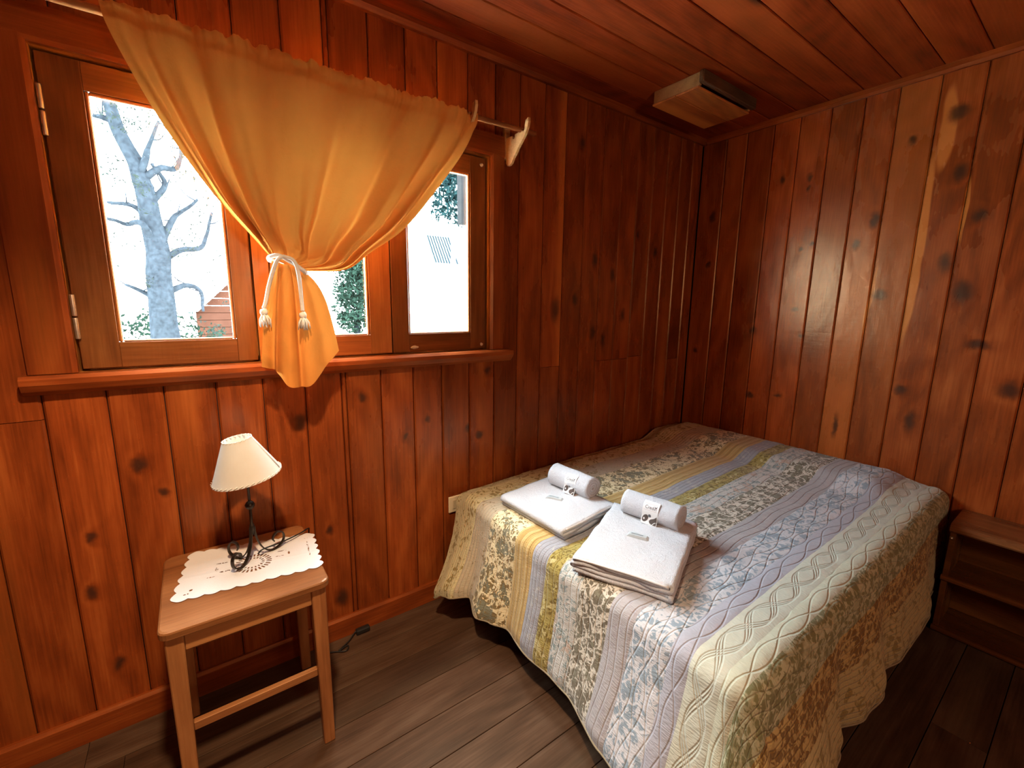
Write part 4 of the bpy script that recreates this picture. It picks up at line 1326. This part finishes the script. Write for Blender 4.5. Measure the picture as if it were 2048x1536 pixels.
BR = [[(-.40, 3.30), (-.29, 3.614), (-.246, 3.763), (-.097, 4.074)], [(-.36, 3.25), (-.158, 3.462), (.033, 3.548), (.106, 3.655), (.127, 3.876)],
      [(-.28, 2.25), (-.079, 2.707), (.027, 2.832), (.27, 3.015)], [(-.27, 2.08), (-.028, 2.258), (.239, 2.318), (.338, 2.523), (.434, 2.845)],
      [(-.34, 2.55), (-.435, 2.774), (-.569, 2.878), (-.834, 2.897)], [(-.33, 2.36), (-.454, 2.59), (-.655, 2.603), (-.849, 2.616)],
      [(-.62, 4.0), (-.747, 4.023), (-.863, 4.015)], [(-.30, 1.55), (-.015, 1.713), (.177, 1.64), (.182, 1.315)], [(-.33, 1.40), (-.529, 1.58), (-.753, 1.686)],
      [(-.33, 2.9), (-.12, 3.25), (-.25, 3.5)]]
for k, b in enumerate(BR):
    sp = limb('branch', b, .055, .020, .25, 10 + k)
    rnd = random.Random(40 + k)
    for q in range(3):
        p = sp[rnd.randrange(len(sp) // 3, len(sp))]
        dx, dz = rnd.uniform(-.35, .35), rnd.uniform(-.1, .4)
        tube('twig', spline([tuple(p), (p.x + dx * .5, p.y + rnd.uniform(-.1, .1), p.z + dz * .3), (p.x + dx, p.y + rnd.uniform(-.2, .2), p.z + dz)], 8), [.014 - .0014 * i for i in range(8)], M_bark, tree, 5)
rnd = random.Random(3)
cl = [(rnd.uniform(-1.05, .95), TYY + rnd.uniform(-.6, .8), rnd.uniform(.9, 4.6), rnd.uniform(.10, .30)) for _ in range(60)]
leafcloud('foliage', cl, 2400, .024, M_leaf, tree, 5)
bsh = tag(empty('low_bush', (-.3, 10.5, -.55)), 'low green bush at the foot of the bare tree', 'bush')
leafcloud('foliage', [(rnd.uniform(-1.6, .7), 10.5 + rnd.uniform(-.4, .4), rnd.uniform(.1, 1.35), .28) for _ in range(26)], 1500, .05, M_hedge, bsh, 8)

# gabled cabin beyond the tree
cabin = tag(empty('cabin', (1.6, 13, -.55)), 'brick red timber cabin with a gable roof beyond the tree', 'cabin')
M_cabin = plain('cabin_boards', (.020, .0085, .0055), .85, 0, .35, 5.0, Specular_IOR_Level=0.0)
M_roof = plain('grey_roof', (.045, .050, .058), .7, 0, .2, 3.0, Specular_IOR_Level=0.0)
z = -.55
def roof_x(h): return .12 if h < 1.20 else .12 + (h - 1.20) / 1.02
while z < 2.2:
    za_, zb_ = z + .004, z + .154
    a0, a1 = roof_x(za_), roof_x(zb_)
    b0, b1 = 2.44 - a0, 2.44 - a1
    vs = [(a0, 12.0, za_), (b0, 12.0, za_), (b1, 12.0, zb_), (a1, 12.0, zb_), (a0, 12.06, za_), (b0, 12.06, za_), (b1, 12.06, zb_), (a1, 12.06, zb_)]
    new_obj('siding_board', vs, [[0, 1, 2, 3], [7, 6, 5, 4], [0, 4, 5, 1], [1, 5, 6, 2], [2, 6, 7, 3], [3, 7, 4, 0]], M_cabin, cabin)
    z += .16
box('cabin_body', .14, 2.30, 12.07, 15, -.55, 1.18, M_cabin, cabin, 0)
for sgn in (1, -1):
    x0_, x1_ = (-.02, 1.22) if sgn > 0 else (2.46, 1.22)
    za_, zb_ = 1.10, 2.36
    vs = [(x0_, 11.8, za_), (x1_, 11.8, zb_), (x1_, 15.2, zb_), (x0_, 15.2, za_)]
    vs += [(a, b, c + .07) for a, b, c in vs]
    new_obj('roof_slope', vs, [[0, 1, 2, 3], [7, 6, 5, 4], [0, 4, 5, 1], [1, 5, 6, 2], [2, 6, 7, 3], [3, 7, 4, 0]], M_roof, cabin)

# clipped shrub seen through the middle pane
shb = tag(empty('clipped_shrub', (2.12, 7, -.55)), 'tall clipped green shrub outside the middle pane', 'shrub')
leafcloud('foliage', [(2.16, 7, 2.15, .28), (2.14, 7, 1.9, .34), (2.12, 7, 1.65, .36), (2.10, 7, 1.4, .36), (2.06, 7, 1.2, .26), (2.2, 7, 1.6, .36), (2.2, 7, 2.0, .3)], 6500, .032, M_hedge, shb, 21)
tube('stem', [(2.1, 7, -.6), (2.1, 7, .4), (2.1, 7.0, 1.3)], .05, M_bark, shb, 7)
sprc = tag(empty('fir_tree', (7.55, 14, -.55)), 'dark fir tree seen at the top of the right pane', 'tree')
leafcloud('foliage', [(7.55 + rnd.uniform(-.5, .5) * (7 - h) * .35, 14, h, .42) for h in [4.4 + .09 * k for k in range(26)]], 1900, .09, M_fir, sprc, 31)
tube('trunk', [(7.6, 14, -.6), (7.6, 14, 3), (7.6, 14, 6.6)], [.10, .08, .03], plain('washed_out_bark', (.16, .16, .15), .9, 0, .2, 8.0, Specular_IOR_Level=0.0), sprc, 8)  # glare put into the trunk colour, lightened until it burns out to white
# porch post, ended where overexposure washes it out, and small far shed
M_post = plain('weathered_post', (.009, .009, .009), .9, 0, .3, 8.0, Specular_IOR_Level=0.0)
pst = tag(bm_obj('porch_post', box_bm(1.845, 1.93, 3.25, 3.33, 2.10, 2.9, .006, 1), M_post, None, False, (1.88, 3.29, 2.1)), 'weathered grey porch post without its washed out lower part outside the right pane', 'timber')
eave = tag(bm_obj('porch_beam', box_bm(-.6, 3.2, 3.22, 3.36, 2.9, 3.05, .006, 1), M_post, None, False, (1.3, 3.29, 2.9)), 'horizontal porch beam above the window view outside', 'beam')
shed = tag(empty('far_shed', (7.6, 16, -.55)), 'far shed with a ribbed blue grey roof outside the right pane', 'shed')
M_broof = plain('blue_roof', (.005,.008,.010), .6, Specular_IOR_Level=0.0)
box('shed_wall', 7.5, 10.2, 15.1, 17.5, -.55, 3.0, plain('shed_boards', (.3, .3, .3), .9), shed, 0)
for k in range(9):
    x = 7.35 + k * .11
    new_obj('roof_rib', [(x, 14.9, 3.0), (x + .07, 14.9, 3.0), (x + .07 + .3, 16.2, 4.1), (x + .3, 16.2, 4.1), (x, 14.9, 2.95), (x + .07, 14.9, 2.95), (x + .37, 16.2, 4.05), (x + .3, 16.2, 4.05)],
            [[0, 1, 2, 3], [7, 6, 5, 4], [0, 4, 5, 1], [1, 5, 6, 2], [2, 6, 7, 3], [3, 7, 4, 0]], M_broof, shed)
